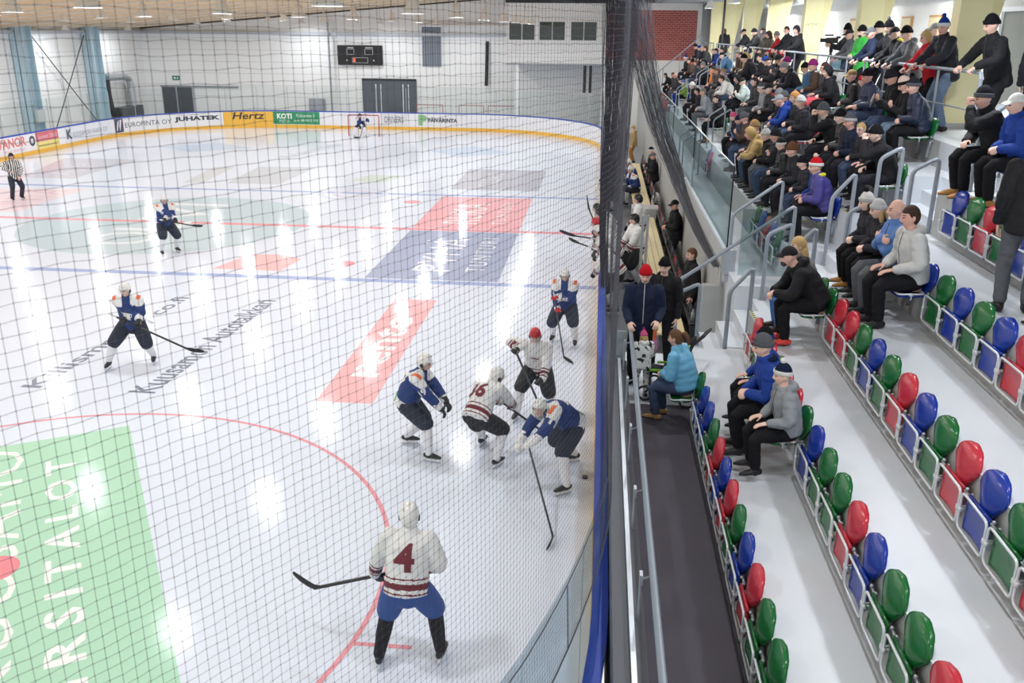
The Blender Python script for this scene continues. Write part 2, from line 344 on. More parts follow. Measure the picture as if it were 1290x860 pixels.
advert(SL + 18.85, 1.9, .56, 1.0, '#d9707c', [('Suomen Sähkö', .12, .12, 1.65, .22, '#f0d5d8', {})]); advert(SL + 18.85, 1.95, .2, .54, '#efe08a', [('www.kuusamonsahko.fi', .1, .1, 1.7, .13, '#5d5f55', {})])
advert(SL + 22.0, 3.1, .24, 1.0, '#efebee', [('IVANOR', .0, .26, 2.3, .46, '#e0817c', dict(bold=.03)), ('O', 2.55, .16, .5, .52, '#4b5262', dict(bold=.06)), ('KUUSAMO', .6, .06, 1.6, .12, '#d9a0ae', {})])
# glass on the boards
def pane(s0, s1, z1, label, group, m=M_glass, z0=1.075, off=.05):
    r = MB(); ring_wall(r, s0, s1, off - .006, off + .006, z0, z1, .35); return tag(r.build('safety_glass', m), label, 'glass', group)
def post(s, z1, label, group, off=.05):
    p = onpath(s, off); mb = MB(); mb.box(p[0] - .014, p[0] + .014, p[1] - .014, p[1] + .014, 1.0, z1); return tag(mb.build('shield_stanchion', M_steel), label, 'post', group)
k = 0; s = S_CORNER * .42
while s < s_of_y(-14.2):
    e = min(s + 1.2, s_of_y(-14.0)); pane(s + .008, e - .008, 2.72, 'clear pane of the glass along the near corner and side boards', 'glass panes above the near boards'); s = e
s = s_of_y(13.0)
while s < SL + 24:
    e = s + 1.9; pane(s + .012, e - .012, 2.55, 'clear pane of the glass standing on the far boards', 'glass panes above the far boards', M_glassf); post(s, 2.55, 'thin grey post between glass panes on the far boards', 'glass posts on the far boards'); s = e
# ---------------------------------------------------------------- hall shell
gz = -.12
mb = MB(); mb.box(-36, 10, 29.4, 38, gz, -.02); mb.box(-36, -RW - .3, -32, 29.4, gz, -.02); mb.box(.2, 10, -13.2, 29.4, gz, -.02)
tag(mb.build('floor', mat('grey_hall_floor', '#9a9da1', .6, vary=.08)), kind='structure')
YW = 33.0; XL = -31.0
mb = MB(); mb.box(XL - .3, 10, YW, YW + .3, gz, 9.5); wf = tag(mb.build('wall_far', M_white), kind='structure')
mb = MB(); mb.box(XL - .3, XL, -32, YW, gz, 8.5); wl = tag(mb.build('wall_side', M_white), kind='structure')
M_seam = mat('panel_joint', '#b9bdc3', .6)
mb = MB()
for z in (1.6, 2.35, 3.1, 3.85, 4.6, 5.35): mb.box(XL, 0, YW - .012, YW, z, z + .02)
mb.build('panel_joint', M_seam, wf)
mb = MB()
for z in (1.6, 2.35, 3.1, 3.85, 4.6, 5.35): mb.box(XL, XL + .012, -5, YW, z, z + .02)
for y in (-2, 4, 10, 16.5, 23, 29): mb.box(XL, XL + .012, y, y + .02, 0, 6)
mb.build('panel_joint', M_seam, wl)
M_fascia = mat('grey_fascia', '#b9bfc6', .6)
mb = MB(); mb.box(XL, -6.0, YW - .25, YW - .02, 5.6, 5.78); mb.build('ledge', M_fascia, wf)
mb = MB(); mb.box(XL + .02, XL + .25, -20, YW - .3, 5.6, 5.78); mb.build('ledge', M_fascia, wl)
# roof: timber deck rising from the far-left eaves, with steel purlins
mb = MB(); R4 = [(-34, -32, 5.7), (3.0, -32, 8.77), (3.0, 34, 8.77), (-34, 34, 5.7)]
mb.add([(x, y, z) for x, y, z in R4] + [(x, y, z + .25) for x, y, z in R4], [(3, 2, 1, 0), (4, 5, 6, 7), (0, 1, 5, 4), (1, 2, 6, 5), (2, 3, 7, 6), (3, 0, 4, 7)])
roof = tag(mb.build('ceiling', M_deck), kind='structure')
def roofz(x): return 5.7 + (x + 34) * .083
M_purl = mat('white_purlin', '#dcd6cb', .5)
mb = MB()
for y in range(-30, 34, 3): mb.hexa([(-34, y, roofz(-34) - .07), (3, y, roofz(3) - .07), (-34, y + .1, roofz(-34) - .07), (3, y + .1, roofz(3) - .07), (-34, y, roofz(-34) + .01), (3, y, roofz(3) + .01), (-34, y + .1, roofz(-34) + .01), (3, y + .1, roofz(3) + .01)])
mb.build('purlin', M_purl, roof)
mb = MB(); mb.box(3.0, 10, -32, 34, 7.6, 7.8); tag(mb.build('ceiling_stand', mat('grey_ceiling', '#a9adb2', .8)), kind='structure')
mb = MB(); mb.box(2.9, 3.1, -32, 34, 7.6, 9.9); tag(mb.build('trim_1', M_fascia), kind='structure')
# light blue steel columns and cross bracing on the side wall
M_col = mat('pale_blue_steel', '#b4cdd9', .5)
for i, (y, lb) in enumerate(((19.4, 'pale blue steel column with an electric box at its foot'), (26.2, 'pale blue steel column beside the curved air duct'))):
    r = empty('steel_column', (XL + .35, y, -.02), 0, lb, 'column'); mb = MB()
    mb.box(-.02, .02, -.5, .5, 0, 6.2); mb.box(-.3, .3, -.5, -.46, 0, 6.2); mb.box(-.3, .3, .46, .5, 0, 6.2); mb.build('shaft', M_col, r)
    mb = MB(); mb.box(-.32, .32, -.55, .55, 0, .04); mb.build('base_plate', M_col, r)
    if i == 0:
        mb = MB(); mb.box(.3, .5, -.35, .3, 1.1, 1.75); b = mb.build('switch_box', mat('pale_grey_box', '#cdd2d6', .5), r); mb = MB(); mb.tube([(.33, -.3, 1.7), (.33, -.34, 3.5), (.33, -.45, 6.1)], .03, 6); mb.build('conduit', M_steel, r)
for a, b, lb in (((XL + .3, 20.4, 5.5), (XL + .3, 25.9, .4), 'steel brace rod sloping down towards the air duct'), ((XL + .4, 25.4, 5.5), (XL + .4, 21.2, .5), 'steel brace rod sloping down towards the switch box column')):
    mb = MB(); mb.tube([a, b], .028, 6); tag(mb.build('brace_rod', M_dark), lb, 'brace')
# air duct: a big C of silver pipe
r = empty('air_duct', (-30.55, 27.0, 0), 0, 'silver air duct bent in a C by the far corner', 'duct'); mb = MB()
mb.tube([(0, 3.1, .9), (0, 3.1, 2.3), (0, 2.9, 2.8), (0, 2.4, 3.0), (0, .1, 3.02)], .22, 14); mb.build('pipe', mat('duct_metal', '#b9bec2', .3, .6), r)
mb = MB(); mb.tube([(0, .05, 2.9), (0, .05, 2.0), (0, .2, 1.2), (0, .6, .85), (.0, 1.5, .75)], .24, 14); mb.build('rubber_elbow', M_dark, r); mb = MB(); mb.box(-.3, .35, 1.0, 3.7, .35, 1.15); mb.build('fan_unit', mat('fan_grey', '#565b60', .5), r)
# doors in the far wall
def facebox(name, x0, x1, z0, z1, d0, d1, m, parent): mb = MB(); mb.box(x0, x1, YW - d1, YW - d0, z0, z1); return mb.build(name, m, parent)
r = tag(empty('door_1', (0, 0, 0)), kind='structure'); facebox('leaf', -15.95, -12.3, 0, 2.9, .02, .1, mat('grey_door', '#565e68', .5), r)
facebox('lintel', -15.95, -12.3, 2.78, 2.9, .1, .13, M_dark, r)
for x in (-15.05, -14.72, -13.22, -12.86): facebox('pull_bar', x, x + .06, .15, 2.55, .1, .15, mat('white_bar', '#dfe2e6', .4), r)
r = tag(empty('door_2', (0, 0, 0)), kind='structure'); facebox('leaf', -29.9, -27.7, 0, 2.15, .02, .08, mat('dark_door', '#4c525a', .4), r)
for x in (-28.9, -27.75): facebox('frame', x, x + .09, 0, 2.2, .08, .12, M_steel, r)
facebox('frame', -29.95, -24.5, 2.15, 2.27, .02, .1, mat('grey_track', '#8f959b', .5), r)
r = empty('exit_sign', (0, 0, 0), 0, 'small green exit sign above the dark doors', 'sign'); facebox('panel', -29.05, -28.55, 2.62, 2.9, .02, .08, mat('green_sign', '#2d7a63', .4), r); facebox('arrow', -28.95, -28.8, 2.7, 2.82, .08, .085, ink('#e8f0ec'), r); facebox('arrow', -28.72, -28.64, 2.7, 2.82, .08, .085, ink('#e8f0ec'), r)
# scoreboard
r = empty('scoreboard', (0, 0, 0), 0, 'black scoreboard on the far white wall above the grey doors', 'scoreboard')
facebox('case', -17.48, -14.48, 3.74, 4.98, .05, .22, M_black, r)
for x0, x1, z0, z1, in ((-16.85, -16.35, 4.4, 4.75), (-15.65, -15.1, 4.4, 4.75), (-16.5, -15.45, 3.88, 4.22)):
    mb = MB()
    for a in ((x0, x1, z1 - .02, z1), (x0, x1, z0, z0 + .02)): mb.box(a[0], a[1], YW - .228, YW - .22, a[2], a[3])
    for a in ((x0, x0 + .025), (x1 - .025, x1)): mb.box(a[0], a[1], YW - .228, YW - .22, z0, z1)
    mb.build('digit_frame', ink('#c9ccd2'), r)
facebox('team_name', -16.8, -16.4, 4.8, 4.86, .22, .226, ink('#c9ccd2'), r); facebox('team_name', -15.6, -15.1, 4.8, 4.86, .22, .226, ink('#c9ccd2'), r)
facebox('lit_digit', -16.42, -16.3, 3.93, 4.17, .22, .228, mat('red_led', '#e8472e', .5, emit=1.5), r)
for x in (-16.9, -15.1): facebox('lamp', x, x + .08, 4.0, 4.08, .22, .226, ink('#d8dade'), r)
# wall fittings of the far wall
def pipe(name, pts, rad, m, label, cat): mb = MB(); mb.tube(pts, rad, 8); return tag(mb.build(name, m), label, cat)
pipe('drain_pipe', [(-18.0, YW - .36, 0), (-18.0, YW - .36, 6.6)], .07, M_steel, 'grey downpipe on the far wall beside the scoreboard', 'pipe')
pipe('vent_pipe', [(-7.6, YW - .35, 2.55), (-7.55, YW - .2, 5.3)], .11, M_black, 'black hanging pipe end on the far wall beside the press box', 'pipe')
r = empty('wall_grille', (0, 0, 0), 0, 'tall ribbed grille panel high on the far wall', 'grille'); facebox('panel', -11.85, -10.6, 3.7, 6.2, .02, .06, mat('grille_grey', '#9aa2ae', .5), r)
for i in range(8): facebox('rib', -11.8 + i * .155, -11.74 + i * .155, 3.75, 6.15, .06, .1, mat('rib_grey', '#6d7685', .5), r)
r = empty('electric_cabinet', (0, 0, 0), 0, 'grey electric cabinet on the far wall beside the downpipe', 'cabinet'); facebox('case', -19.6, -18.55, .75, 1.55, .02, .3, mat('cab_grey', '#989ea6', .5), r); facebox('door_panel', -19.5, -18.65, .85, 1.45, .3, .32, mat('cab_grey2', '#a5abb3', .5), r)
for x, w, lb in ((-12.0, 1.75, 'low red tube rail behind the far boards beside the grey doors'), (-9.2, 1.6, 'low red tube rail behind the far boards at mid length'), (-7.3, 2.0, 'low red tube rail behind the far boards beside the press box column')):
    mb = MB(); mb.tube([(x, 31.2, 0), (x, 31.2, 1.4), (x + w, 31.2, 1.4), (x + w, 31.2, 0)], .03, 6); tag(mb.build('tube_rail', mat('red_tube', '#9c4a4a', .5)), lb, 'rail')
pipe('heating_pipe', [(-11.9, YW - .3, 6.25), (-4.5, YW - .3, 6.25)], .1, mat('white_pipe', '#e8e8ea', .4), 'white pipe running along the far wall above the grille', 'pipe')
# press box
r = empty('press_box', (0, 0, 0), 0, 'white clad press box with three double windows above the far corner', 'press box')
mb = MB(); mb.box(-5.95, 0.05, 29.35, 32.9, 4.1, 7.55); mb.build('shell', M_white, r)
mb = MB()
for z in (4.45, 4.85, 5.25, 6.75, 7.1): mb.box(-5.95, .05, 29.335, 29.35, z, z + .018)
mb.build('panel_joint', M_seam, r); mb = MB(); mb.box(-6.02, .1, 29.28, 32.9, 7.55, 7.8); mb.build('roof_edge', M_dark, r); mb = MB(); mb.box(-6.0, .1, 29.3, 32.9, 4.02, 4.1); mb.build('bottom_edge', mat('grey_edge', '#9fa4ab', .5), r)
for x0 in (-5.83, -4.0, -2.1):
    mb = MB(); mb.box(x0, x0 + 1.62, 29.32, 29.36, 5.4, 6.55); w = mb.build('window_frame', mat('white_frame', '#eceeef', .4), r)
    mb = MB(); mb.box(x0 + .05, x0 + .79, 29.3, 29.33, 5.46, 6.49); mb.box(x0 + .84, x0 + 1.57, 29.3, 29.33, 5.46, 6.49); mb.build('pane', M_dglass, w)
mb = MB(); mb.box(-5.45, -5.2, 29.6, 29.9, -.02, 4.02); mb.build('support_column', M_white, r); mb = MB(); mb.box(-.1, .15, 29.6, 29.9, -.02, 4.02); mb.build('support_column', M_white, r)
for x in (-1.15, -.8): pipe('drop_pipe', [(x, 29.6, 2.4), (x, 29.6, 4.0)], .09, M_black, 'black pipe hanging below the press box, ' + ('nearer its middle' if x < -1 else 'nearer the brick wall'), 'pipe')
# red brick end wall of the stand
def brickmat():
    m = mat('red_brick', '#a5524c', .8); nt = m.node_tree; b = nt.nodes['Principled BSDF']; tc = nt.nodes.new('ShaderNodeTexCoord'); mp = nt.nodes.new('ShaderNodeMapping'); mp.inputs['Rotation'].default_value = (math.pi / 2, 0, 0)
    t = nt.nodes.new('ShaderNodeTexBrick'); t.inputs['Color1'].default_value = hexc('#b65a55'); t.inputs['Color2'].default_value = hexc('#a24a47'); t.inputs['Mortar'].default_value = hexc('#c9a19a'); t.inputs['Scale'].default_value = 1.0
    t.inputs['Brick Width'].default_value = .29; t.inputs['Row Height'].default_value = .12; t.inputs['Mortar Size'].default_value = .012; nt.links.new(tc.outputs['Object'], mp.inputs[0]); nt.links.new(mp.outputs[0], t.inputs['Vector']); nt.links.new(t.outputs['Color'], b.inputs['Base Color']); return m
mb = MB(); mb.box(.1, 5.45, 29.9, 30.3, 4.35, 7.2); tag(mb.build('wall_brick', brickmat()), kind='structure')
mb = MB(); mb.box(.1, 5.45, 29.92, 30.3, -.1, 4.35); mb.box(.1, 5.5, 29.8, 30.3, 7.2, 7.6); tag(mb.build('wall_end', M_plaster), kind='structure')
mb = MB(); mb.box(5.45, 5.7, 29.9, 33, 4.35, 7.6); mb.box(6.6, 10, 32, 32.3, 4.4, 7.6); tag(mb.build('wall_passage', M_plaster), kind='structure')
# ---------------------------------------------------------------- stand
NR = 6
def FX(n): return 1.205 + .772 * (n - 1)             # front of the seat frames of row n
def FZ(n): return 1.08 + .587 * (n - 1)              # floor under the feet of row n
def RX(n): return FX(n) + .125                       # riser behind row n's feet
CZ = 4.42; XC = RX(6)                                # concourse
YS0, YS1 = -15.2, -13.85                             # stair aisle
def stepped(name, y0, y1, n0, front):
    pr = [(front, -.1), (front, FZ(n0))]
    for n in range(n0, NR + 1): pr += [(RX(n), FZ(n)), (RX(n), FZ(n + 1) if n < NR else CZ)]
    pr += [(RX(NR) + .4, CZ), (RX(NR) + .4, -.1)]
    mb = MB(); k = len(pr); mb.add([(x, y0, z) for x, z in pr] + [(x, y1, z) for x, z in pr], [tuple(range(k)), tuple(reversed(range(k, 2 * k)))] + [(i, i + k, (i + 1) % k + k, (i + 1) % k) for i in range(k)])
    # raw concrete on the risers
    me = mb.mesh(name, [M_tread, M_conc], smooth=False); idx = [1 if (abs(p.normal.x) > .9) else 0 for p in me.polygons]; setmat(me, idx); return tag(inst(name, me), kind='structure')
stepped('floor_near_stand', -32, YS0, 1, .2); stepped('floor_far_stand', -13.85 + 1.0, 26.0, 3, 2.1)
# stairs
pr = [(.25, -.1), (.25, 1.08), (RX(1), 1.08)]; step = .772 / 3; rise = .587 / 3
x = RX(1); z = 1.08
while z < CZ - .05:
    z2 = min(z + rise, CZ); pr += [(x, z2)]; x2 = min(x + step, XC); pr += [(x2, z2)]; x = x2; z = z2
pr += [(XC + .4, CZ), (XC + .4, -.1)]
mb = MB(); k = len(pr); mb.add([(a, YS0, b) for a, b in pr] + [(a, YS1, b) for a, b in pr], [tuple(range(k)), tuple(reversed(range(k, 2 * k)))] + [(i, i + k, (i + 1) % k + k, (i + 1) % k) for i in range(k)])
tag(mb.build('floor_stairs', M_tread), kind='structure')
pr = [(2.1, -.1), (2.1, FZ(3))]
for n in range(3, NR + 1): pr += [(RX(n), FZ(n)), (RX(n), FZ(n + 1) if n < NR else CZ)]
pr += [(XC + .4, CZ), (XC + .4, -.1)]
mb = MB(); k = len(pr); mb.add([(a, YS1, b) for a, b in pr] + [(a, -12.85, b) for a, b in pr], [tuple(range(k)), tuple(reversed(range(k, 2 * k)))] + [(i, i + k, (i + 1) % k + k, (i + 1) % k) for i in range(k)]); tag(mb.build('floor_landing', M_tread), kind='structure')
mb = MB(); mb.box(XC + .39, 10, -32, 33, CZ - .3, CZ); tag(mb.build('floor_concourse', M_tread), kind='structure')
mb = MB(); mb.box(2.02, 2.18, -12.6, 26, FZ(3) - .02, FZ(3) + .27); mb.box(2.02, 2.1, -12.6, 26, -.1, FZ(3)); mb.box(1.75, 2.1, -12.62, -12.45, -.1, 1.9); tag(mb.build('wall_stand_front', M_conc), kind='structure')
# hazard tapes on floor edges
def tape(x, y0, y1, z, lb):
    r = empty('hazard_tape', (x, y0, z), 0, lb, 'tape'); mb = MB(); mb.box(0.005, .05, 0, y1 - y0, .001, .004); mb.build('strip', mat('tape_yellow', '#e6dfa0', .5), r); mb = MB(); n = int((y1 - y0) / .09)
    for i in range(n): y = i * .09; mb.add([(.005, y, .005), (.05, y + .03, .005), (.05, y + .075, .005), (.005, y + .045, .005)], [(0, 1, 2, 3)])
    mb.build('stripe', M_black, r)
tape(RX(2), -15.65, YS0, FZ(3), 'black and yellow tape beside the first red seat of the second row')
tape(RX(4), YS1, -12.7, FZ(5), 'black and yellow tape below the boy in the grey beanie, across the stairs'); tape(RX(5), YS1, -12.7, FZ(6), 'black and yellow tape below the navy jacket man, near the top of the stairs'); tape(RX(5), -15.7, YS0, FZ(6), 'black and yellow tape beside the blue seat below the tan boots')
# rubber matting and parapet along the lowest walkway
mb = MB(); mb.box(.42, FX(1) + .06, -32, -16.0, 1.075, 1.09); tag(mb.build('rubber_mat', M_mat), 'dark rubber mat along the walkway in front of the first row', 'mat')
mb = MB(); mb.box(.14, .40, -32, -15.4, -.1, 1.5); tag(mb.build('wall_parapet', mat('grey_parapet', '#63646a', .6, vary=.06)), kind='structure')
mb = MB(); mb.box(.27, .31, -32, -15.45, 1.5, 1.56); tag(mb.build('cap_strip', mat('bright_strip', '#d5dae2', .3, .3)), 'pale metal strip along the top of the grey parapet', 'strip')
r = empty('walkway_handrail', (0, 0, 0), 0, 'grey tube handrail along the dark walkway mat', 'handrail'); mb = MB(); mb.tube([(.44, -32, 1.95), (.44, -15.15, 1.95)], .03, 12); mb.build('tube', M_rail, r)
for y in np.arange(-30, -15, 1.42):
    mb = MB(); mb.tube([(.44, y, 1.93), (.36, y, 1.9)], .01, 6); b = mb.build('bracket', M_steel, r); mb = MB(); mb.box(.335, .36, y - .04, y + .04, 1.86, 1.95); mb.tube([(.345, y, 1.5), (.345, y, 1.9)], .012, 6); mb.build('stem', M_steel, b)
mb = MB(); mb.box(.14, .38, -15.36, -15.31, 1.08, 1.93); tag(mb.build('gate_panel', mat('grey_gate', '#9aa0a4', .5)), 'grey gate panel where the man in the red beanie rests his hand', 'gate')
# ---------------------------------------------------------------- rails of the stairs
def utube(name, pts, rad, label, cat='handrail', group=None, m=None):
    P = [A(p, float) for p in pts]; Q = [P[0]]
    for i in range(1, len(P) - 1):
        a, b, c = P[i - 1], P[i], P[i + 1]; d1 = nrm(a - b); d2 = nrm(c - b); q = min(.08, .4 * np.linalg.norm(a - b), .4 * np.linalg.norm(c - b))
        for t in (0, .33, .67, 1): Q.append(b + d1 * q * (1 - t) ** 2 + d2 * q * t ** 2)
    Q.append(P[-1]); mb = MB(); mb.tube(Q, rad, 10); r = tag(mb.build(name, m or M_rail), label, cat, group)
    for p in (P[0], P[-1]): mb = MB(); mb.lathe([(.001, .012), (.06, .012), (.06, 0), (.001, 0)], 14, (p[0], p[1], p[2])); mb.build('foot_flange', M_steel, r)
    return r
def urail(y, x0, z0, x1, z1, label, h=1.04): return utube('stair_handrail', [(x0, y, z0), (x0, y, z0 + h), (x1, y, z1 + h - .02), (x1, y, z1)], .031, label)
NB = -15.12; FB = -13.92
def sz(x):   # stair surface height at x
    i = math.floor((x - RX(1)) / step + 1e-6); return min(1.08 + rise * (i + 1), CZ) if x >= RX(1) else 1.08
for x0, x1, lb in ((1.82, 2.12, 'by the woman in the light blue jacket'), (2.6, 2.92, 'behind the man in the black cap'), (3.32, 3.64, 'behind the girl in the pale bobble beanie'), (4.08, 4.4, 'beside the blue seat under the tan boots'), (4.85, 5.2, 'below the big man in the black beanie')):
    urail(NB, x0, sz(x0), x1, sz(x1), 'near-side stair handrail ' + lb)
for x0, x1, lb in ((1.2, 1.55, 'at the foot, beside the light blue jacket'), (2.5, 2.85, 'beside the front glass'), (3.38, 3.68, 'beside the red and white beanie'), (4.0, 4.3, 'beside the black knitted cap')):
    urail(FB, x0, sz(x0), x1, sz(x1), 'far-side stair handrail ' + lb)
utube('long_handrail', [(.85, -13.75, 1.1), (.85, -13.75, 2.0), (2.9, -13.75, 3.52), (2.9, -13.75, FZ(4))], .03, 'long sloping grey handrail beside the glass at the foot of the far stand')
utube('long_handrail', [(2.1, -12.9, FZ(3)), (2.1, -12.9, 3.2), (2.85, -12.9, 3.77), (2.85, -12.9, FZ(4))], .028, 'second sloping grey handrail, behind the glass panel end')
# concourse railing
r = empty('concourse_railing', (0, 0, 0), 0, 'long grey railing that the standing spectators lean on', 'railing'); XRL = 5.32
mb = MB(); mb.tube([(XRL, -13.65, CZ + .0), (XRL, -13.65, CZ + .98), (XRL, -13.6, CZ + 1.05), (XRL, -13.5, CZ + 1.06), (XRL, 18.2, CZ + 1.06), (XRL, 18.3, CZ + 1.0), (XRL, 18.3, CZ)], .028, 10); mb.build('top_tube', M_rail, r)
mb = MB(); mb.tube([(XRL, -13.6, CZ + .52), (XRL, 18.2, CZ + .52)], .014, 8); mb.build('mid_tube', M_rail, r)
for y in np.arange(-11.9, 18.2, 1.45): mb = MB(); mb.tube([(XRL, y, CZ), (XRL, y, CZ + 1.04)], .02, 8); mb.build('post', M_rail, r)
r = empty('concourse_railing', (0, 0, 0), 0, 'short grey railing on the concourse corner by the far passage', 'railing'); mb = MB(); mb.tube([(XRL, 19.6, CZ), (XRL, 19.6, CZ + 1.06), (XRL, 25.5, CZ + 1.06), (XRL, 25.5, CZ)], .024, 8); mb.build('top_tube', M_rail, r)
for y in (21, 22.5, 24): mb = MB(); mb.tube([(XRL, y, CZ), (XRL, y, CZ + 1.04)], .018, 8); mb.build('post', M_rail, r)
r = empty('wall_handrail', (0, 0, 0), 0, 'grey handrail climbing along the white end wall', 'handrail'); mb = MB(); mb.tube([(2.3, 25.4, 3.2), (5.3, 25.4, 5.8)], .03, 8); mb.build('tube', M_rail, r)
for x in (2.5, 3.3, 4.2, 5.1): mb = MB(); mb.tube([(x, 25.4, 2.3 + (x - 2.3) * .76), (x, 25.4, 3.2 + (x - 2.3) * .866)], .022, 8); mb.build('post', M_rail, r)
for yy, nm in ((11.0, 'far aisle'), (9.7, 'far aisle, near side')):
    for n in (3, 4, 5):
        x0 = RX(n) + .1; utube('stair_handrail', [(x0, yy, FZ(n + 1)), (x0, yy, FZ(n + 1) + .95), (x0 + .45, yy, FZ(n + 1) + 1.25), (x0 + .45, yy, FZ(n + 1))], .02, 'grey tube handrail of the %s, %s' % (nm, ('lowest', 'middle', 'upper')[n - 3]))
for yy, nm in ((-1.0, 'middle aisle'), (-2.2, 'middle aisle, near side')):
    for n in (2, 3):
        x0 = RX(n) + .1; utube('stair_handrail', [(x0, yy, FZ(n + 1)), (x0, yy, FZ(n + 1) + .9), (x0 + .45, yy, FZ(n + 1) + 1.2), (x0 + .45, yy, FZ(n + 1))], .02, 'grey tube handrail of the %s, %s' % (nm, ('lower', 'upper')[n - 2]))
# front glass of the far stand
yy = -12.6; i = 0
for y0, y1 in ((-12.6, -6.1), (-6.06, .4), (.44, 6.9), (6.94, 13.4), (13.44, 20.0)):
    mb = MB(); mb.box(2.09, 2.106, y0, y1, FZ(3) + .3, 3.93); bg_ = mb.build('balustrade_glass', M_glass2); mb = MB(); mb.box(2.088, 2.108, y0, y1, 3.93, 3.945); mb.build('polished_edge', mat('polished_glass_edge', '#c9dede', .2), bg_); mb = MB(); mb.box(2.086, 2.11, y0 - .012, y0, FZ(3) + .3, 3.945); mb.build('end_seal', M_black, bg_); tag(bg_, 'tall glass panel in front of the far stand, number %s from the stairs' % ('one', 'two', 'three', 'four', 'five')[i], 'glass', 'glass panels in front of the stand'); i += 1
    mb = MB(); mb.box(2.07, 2.12, y1 - .02, y1 + .06, FZ(3) + .28, 3.2); tag(mb.build('glass_clamp_post', M_steel), 'steel post at the far end of glass panel %s of the stand front' % ('one', 'two', 'three', 'four', 'five')[i - 1], 'post')
mb = MB(); mb.box(2.03, 2.09, -12.9, 20, FZ(3) + .2, FZ(3) + .31); tag(mb.build('glass_base_rail', mat('bright_aluminium', '#cfd4da', .3, .4)), 'bright metal rail under the glass in front of the far stand', 'rail')
mb = MB(); mb.box(2.0, 2.2, -12.98, -12.8, FZ(3) - .05, FZ(3) + .36); mb.lathe([(.001, 0), (.09, 0), (.09, .12), (.001, .12)], 16, (2.1, -12.9, FZ(3) - .18)); tag(mb.build('rail_bracket', M_steel), 'steel bracket at the near end of the bright glass rail', 'bracket')
mb = MB(); mb.box(2.12, 2.85, -13.78, -13.765, FZ(3) + .15, 3.45); tag(mb.build('balustrade_glass', M_glass2), 'glass panel across the end of the far stand beside the stairs', 'glass')
# yellow pillars on the concourse
for i in range(7):
    y = -10.7 + 6.28 * i; r = empty('pillar', (5.93, y, CZ), 0, 'pale yellow pillar on the concourse, ' + ('nearest, behind the big man in the black beanie', 'behind the man in the cap by the railing', 'behind the cameraman', 'behind the man in glasses', 'beside the fur hat', 'behind the two leaning men', 'farthest, beside the brick wall')[i], 'pillar')
    mb = MB(); mb.box(0, .52, 0, .38, 0, 3.3); mb.build('shaft', M_pill, r); mb = MB(); mb.box(-.01, .53, -.012, 0, 0, .09); mb.build('skirting', mat('grey_skirting', '#b9b9b4', .6), r)
    mb = MB(); mb.add([(.5, a, z) if k_ == 0 else (.5 + k_, a, z) for a in (.02, .34) for z, k_ in ((.9, 0), (3.3, .42), (3.3, 0))], [(0, 2, 1), (3, 4, 5), (0, 1, 4, 3), (1, 2, 5, 4), (2, 0, 3, 5)]); mb.build('bracket', mat('pale_yellow_shade', '#e6dca6', .6), r)
    if i == 2: 
        mb = MB(); V, F = fit_text('KATSOMO 2', .42, .08); mb.add([(.07 + a, -.004, 1.78 + b) for a, b, _ in V], F); mb.build('lettering', ink('#8e8b78'), r)
mb = MB(); mb.box(9.5, 9.8, -32, 33, CZ - .1, 7.6); wb = tag(mb.build('wall_concourse', M_plaster), kind='structure')
for i, (y, c) in enumerate(((1.0, '#d9c9a0'), (3.6, '#d9c9a0'), (10.0, '#d4c39a'))):
    r = tag(empty('door_%d' % (3 + i), (9.5, y, CZ)), kind='structure'); mb = MB(); mb.box(-.06, 0, -.5, .5, 0, 2.1); mb.build('frame', mat('wood_frame', '#b98a55', .5), r); mb = MB(); mb.box(-.08, -.05, -.44, .44, 0, 2.04); lf = mb.build('leaf', mat('wood_leaf', c, .5), r); mb = MB(); mb.tube([(-.08, .36, 1.0), (-.12, .36, 1.0), (-.12, .26, 1.0)], .012, 6); mb.build('door_handle', M_steel, lf)
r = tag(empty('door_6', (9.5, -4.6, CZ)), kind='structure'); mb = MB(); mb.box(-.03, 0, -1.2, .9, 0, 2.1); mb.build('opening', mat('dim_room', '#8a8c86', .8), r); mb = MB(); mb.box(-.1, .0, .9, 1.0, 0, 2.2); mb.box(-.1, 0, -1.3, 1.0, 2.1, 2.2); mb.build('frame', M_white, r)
mb = MB(); mb.box(6.9, 7.6, -12.2, -11.9, CZ, CZ + 1.3); tag(mb.build('grey_counter', mat('counter_grey', '#a7acb2', .6)), 'grey counter behind the big man in the black beanie', 'counter')
for i in range(5):
    r = empty('strip_light', (8.0, -9 + 8 * i, 7.45), 0, 'white strip light under the concourse ceiling, ' + ('by the nearest pillar', 'by the second pillar', 'by the third pillar', 'by the fourth pillar', 'by the last pillars')[i], 'lamp'); mb = MB(); mb.box(-.09, .09, -.8, .8, 0, .15); mb.build('case', M_white, r); mb = MB(); mb.box(-.06, .06, -.76, .76, -.03, 0); mb.build('tube', mat('lit_tube', '#ffffff', .4, emit=9.0), r)
    l = bpy.data.lights.new('strip', 'AREA'); l.shape = 'RECTANGLE'; l.size = .14; l.size_y = 1.6; l.energy = STRIP_W; o = bpy.data.objects.new('strip_glow', l); link(o, r); o.location = (0, 0, -.05)
for k_, (x, z0) in enumerate(((7.15, 6.95), (8.6, 6.7))): mb = MB(); mb.tube([(x, -14, 7.39), (x, 30, 7.39)], .2, 12); tag(mb.build('air_duct', mat('duct_metal', '#b9bec2', .3, .6)), ('slim silver air duct under the concourse ceiling, over the pillars', 'wide silver air duct under the concourse ceiling, over the doors')[k_], 'duct')
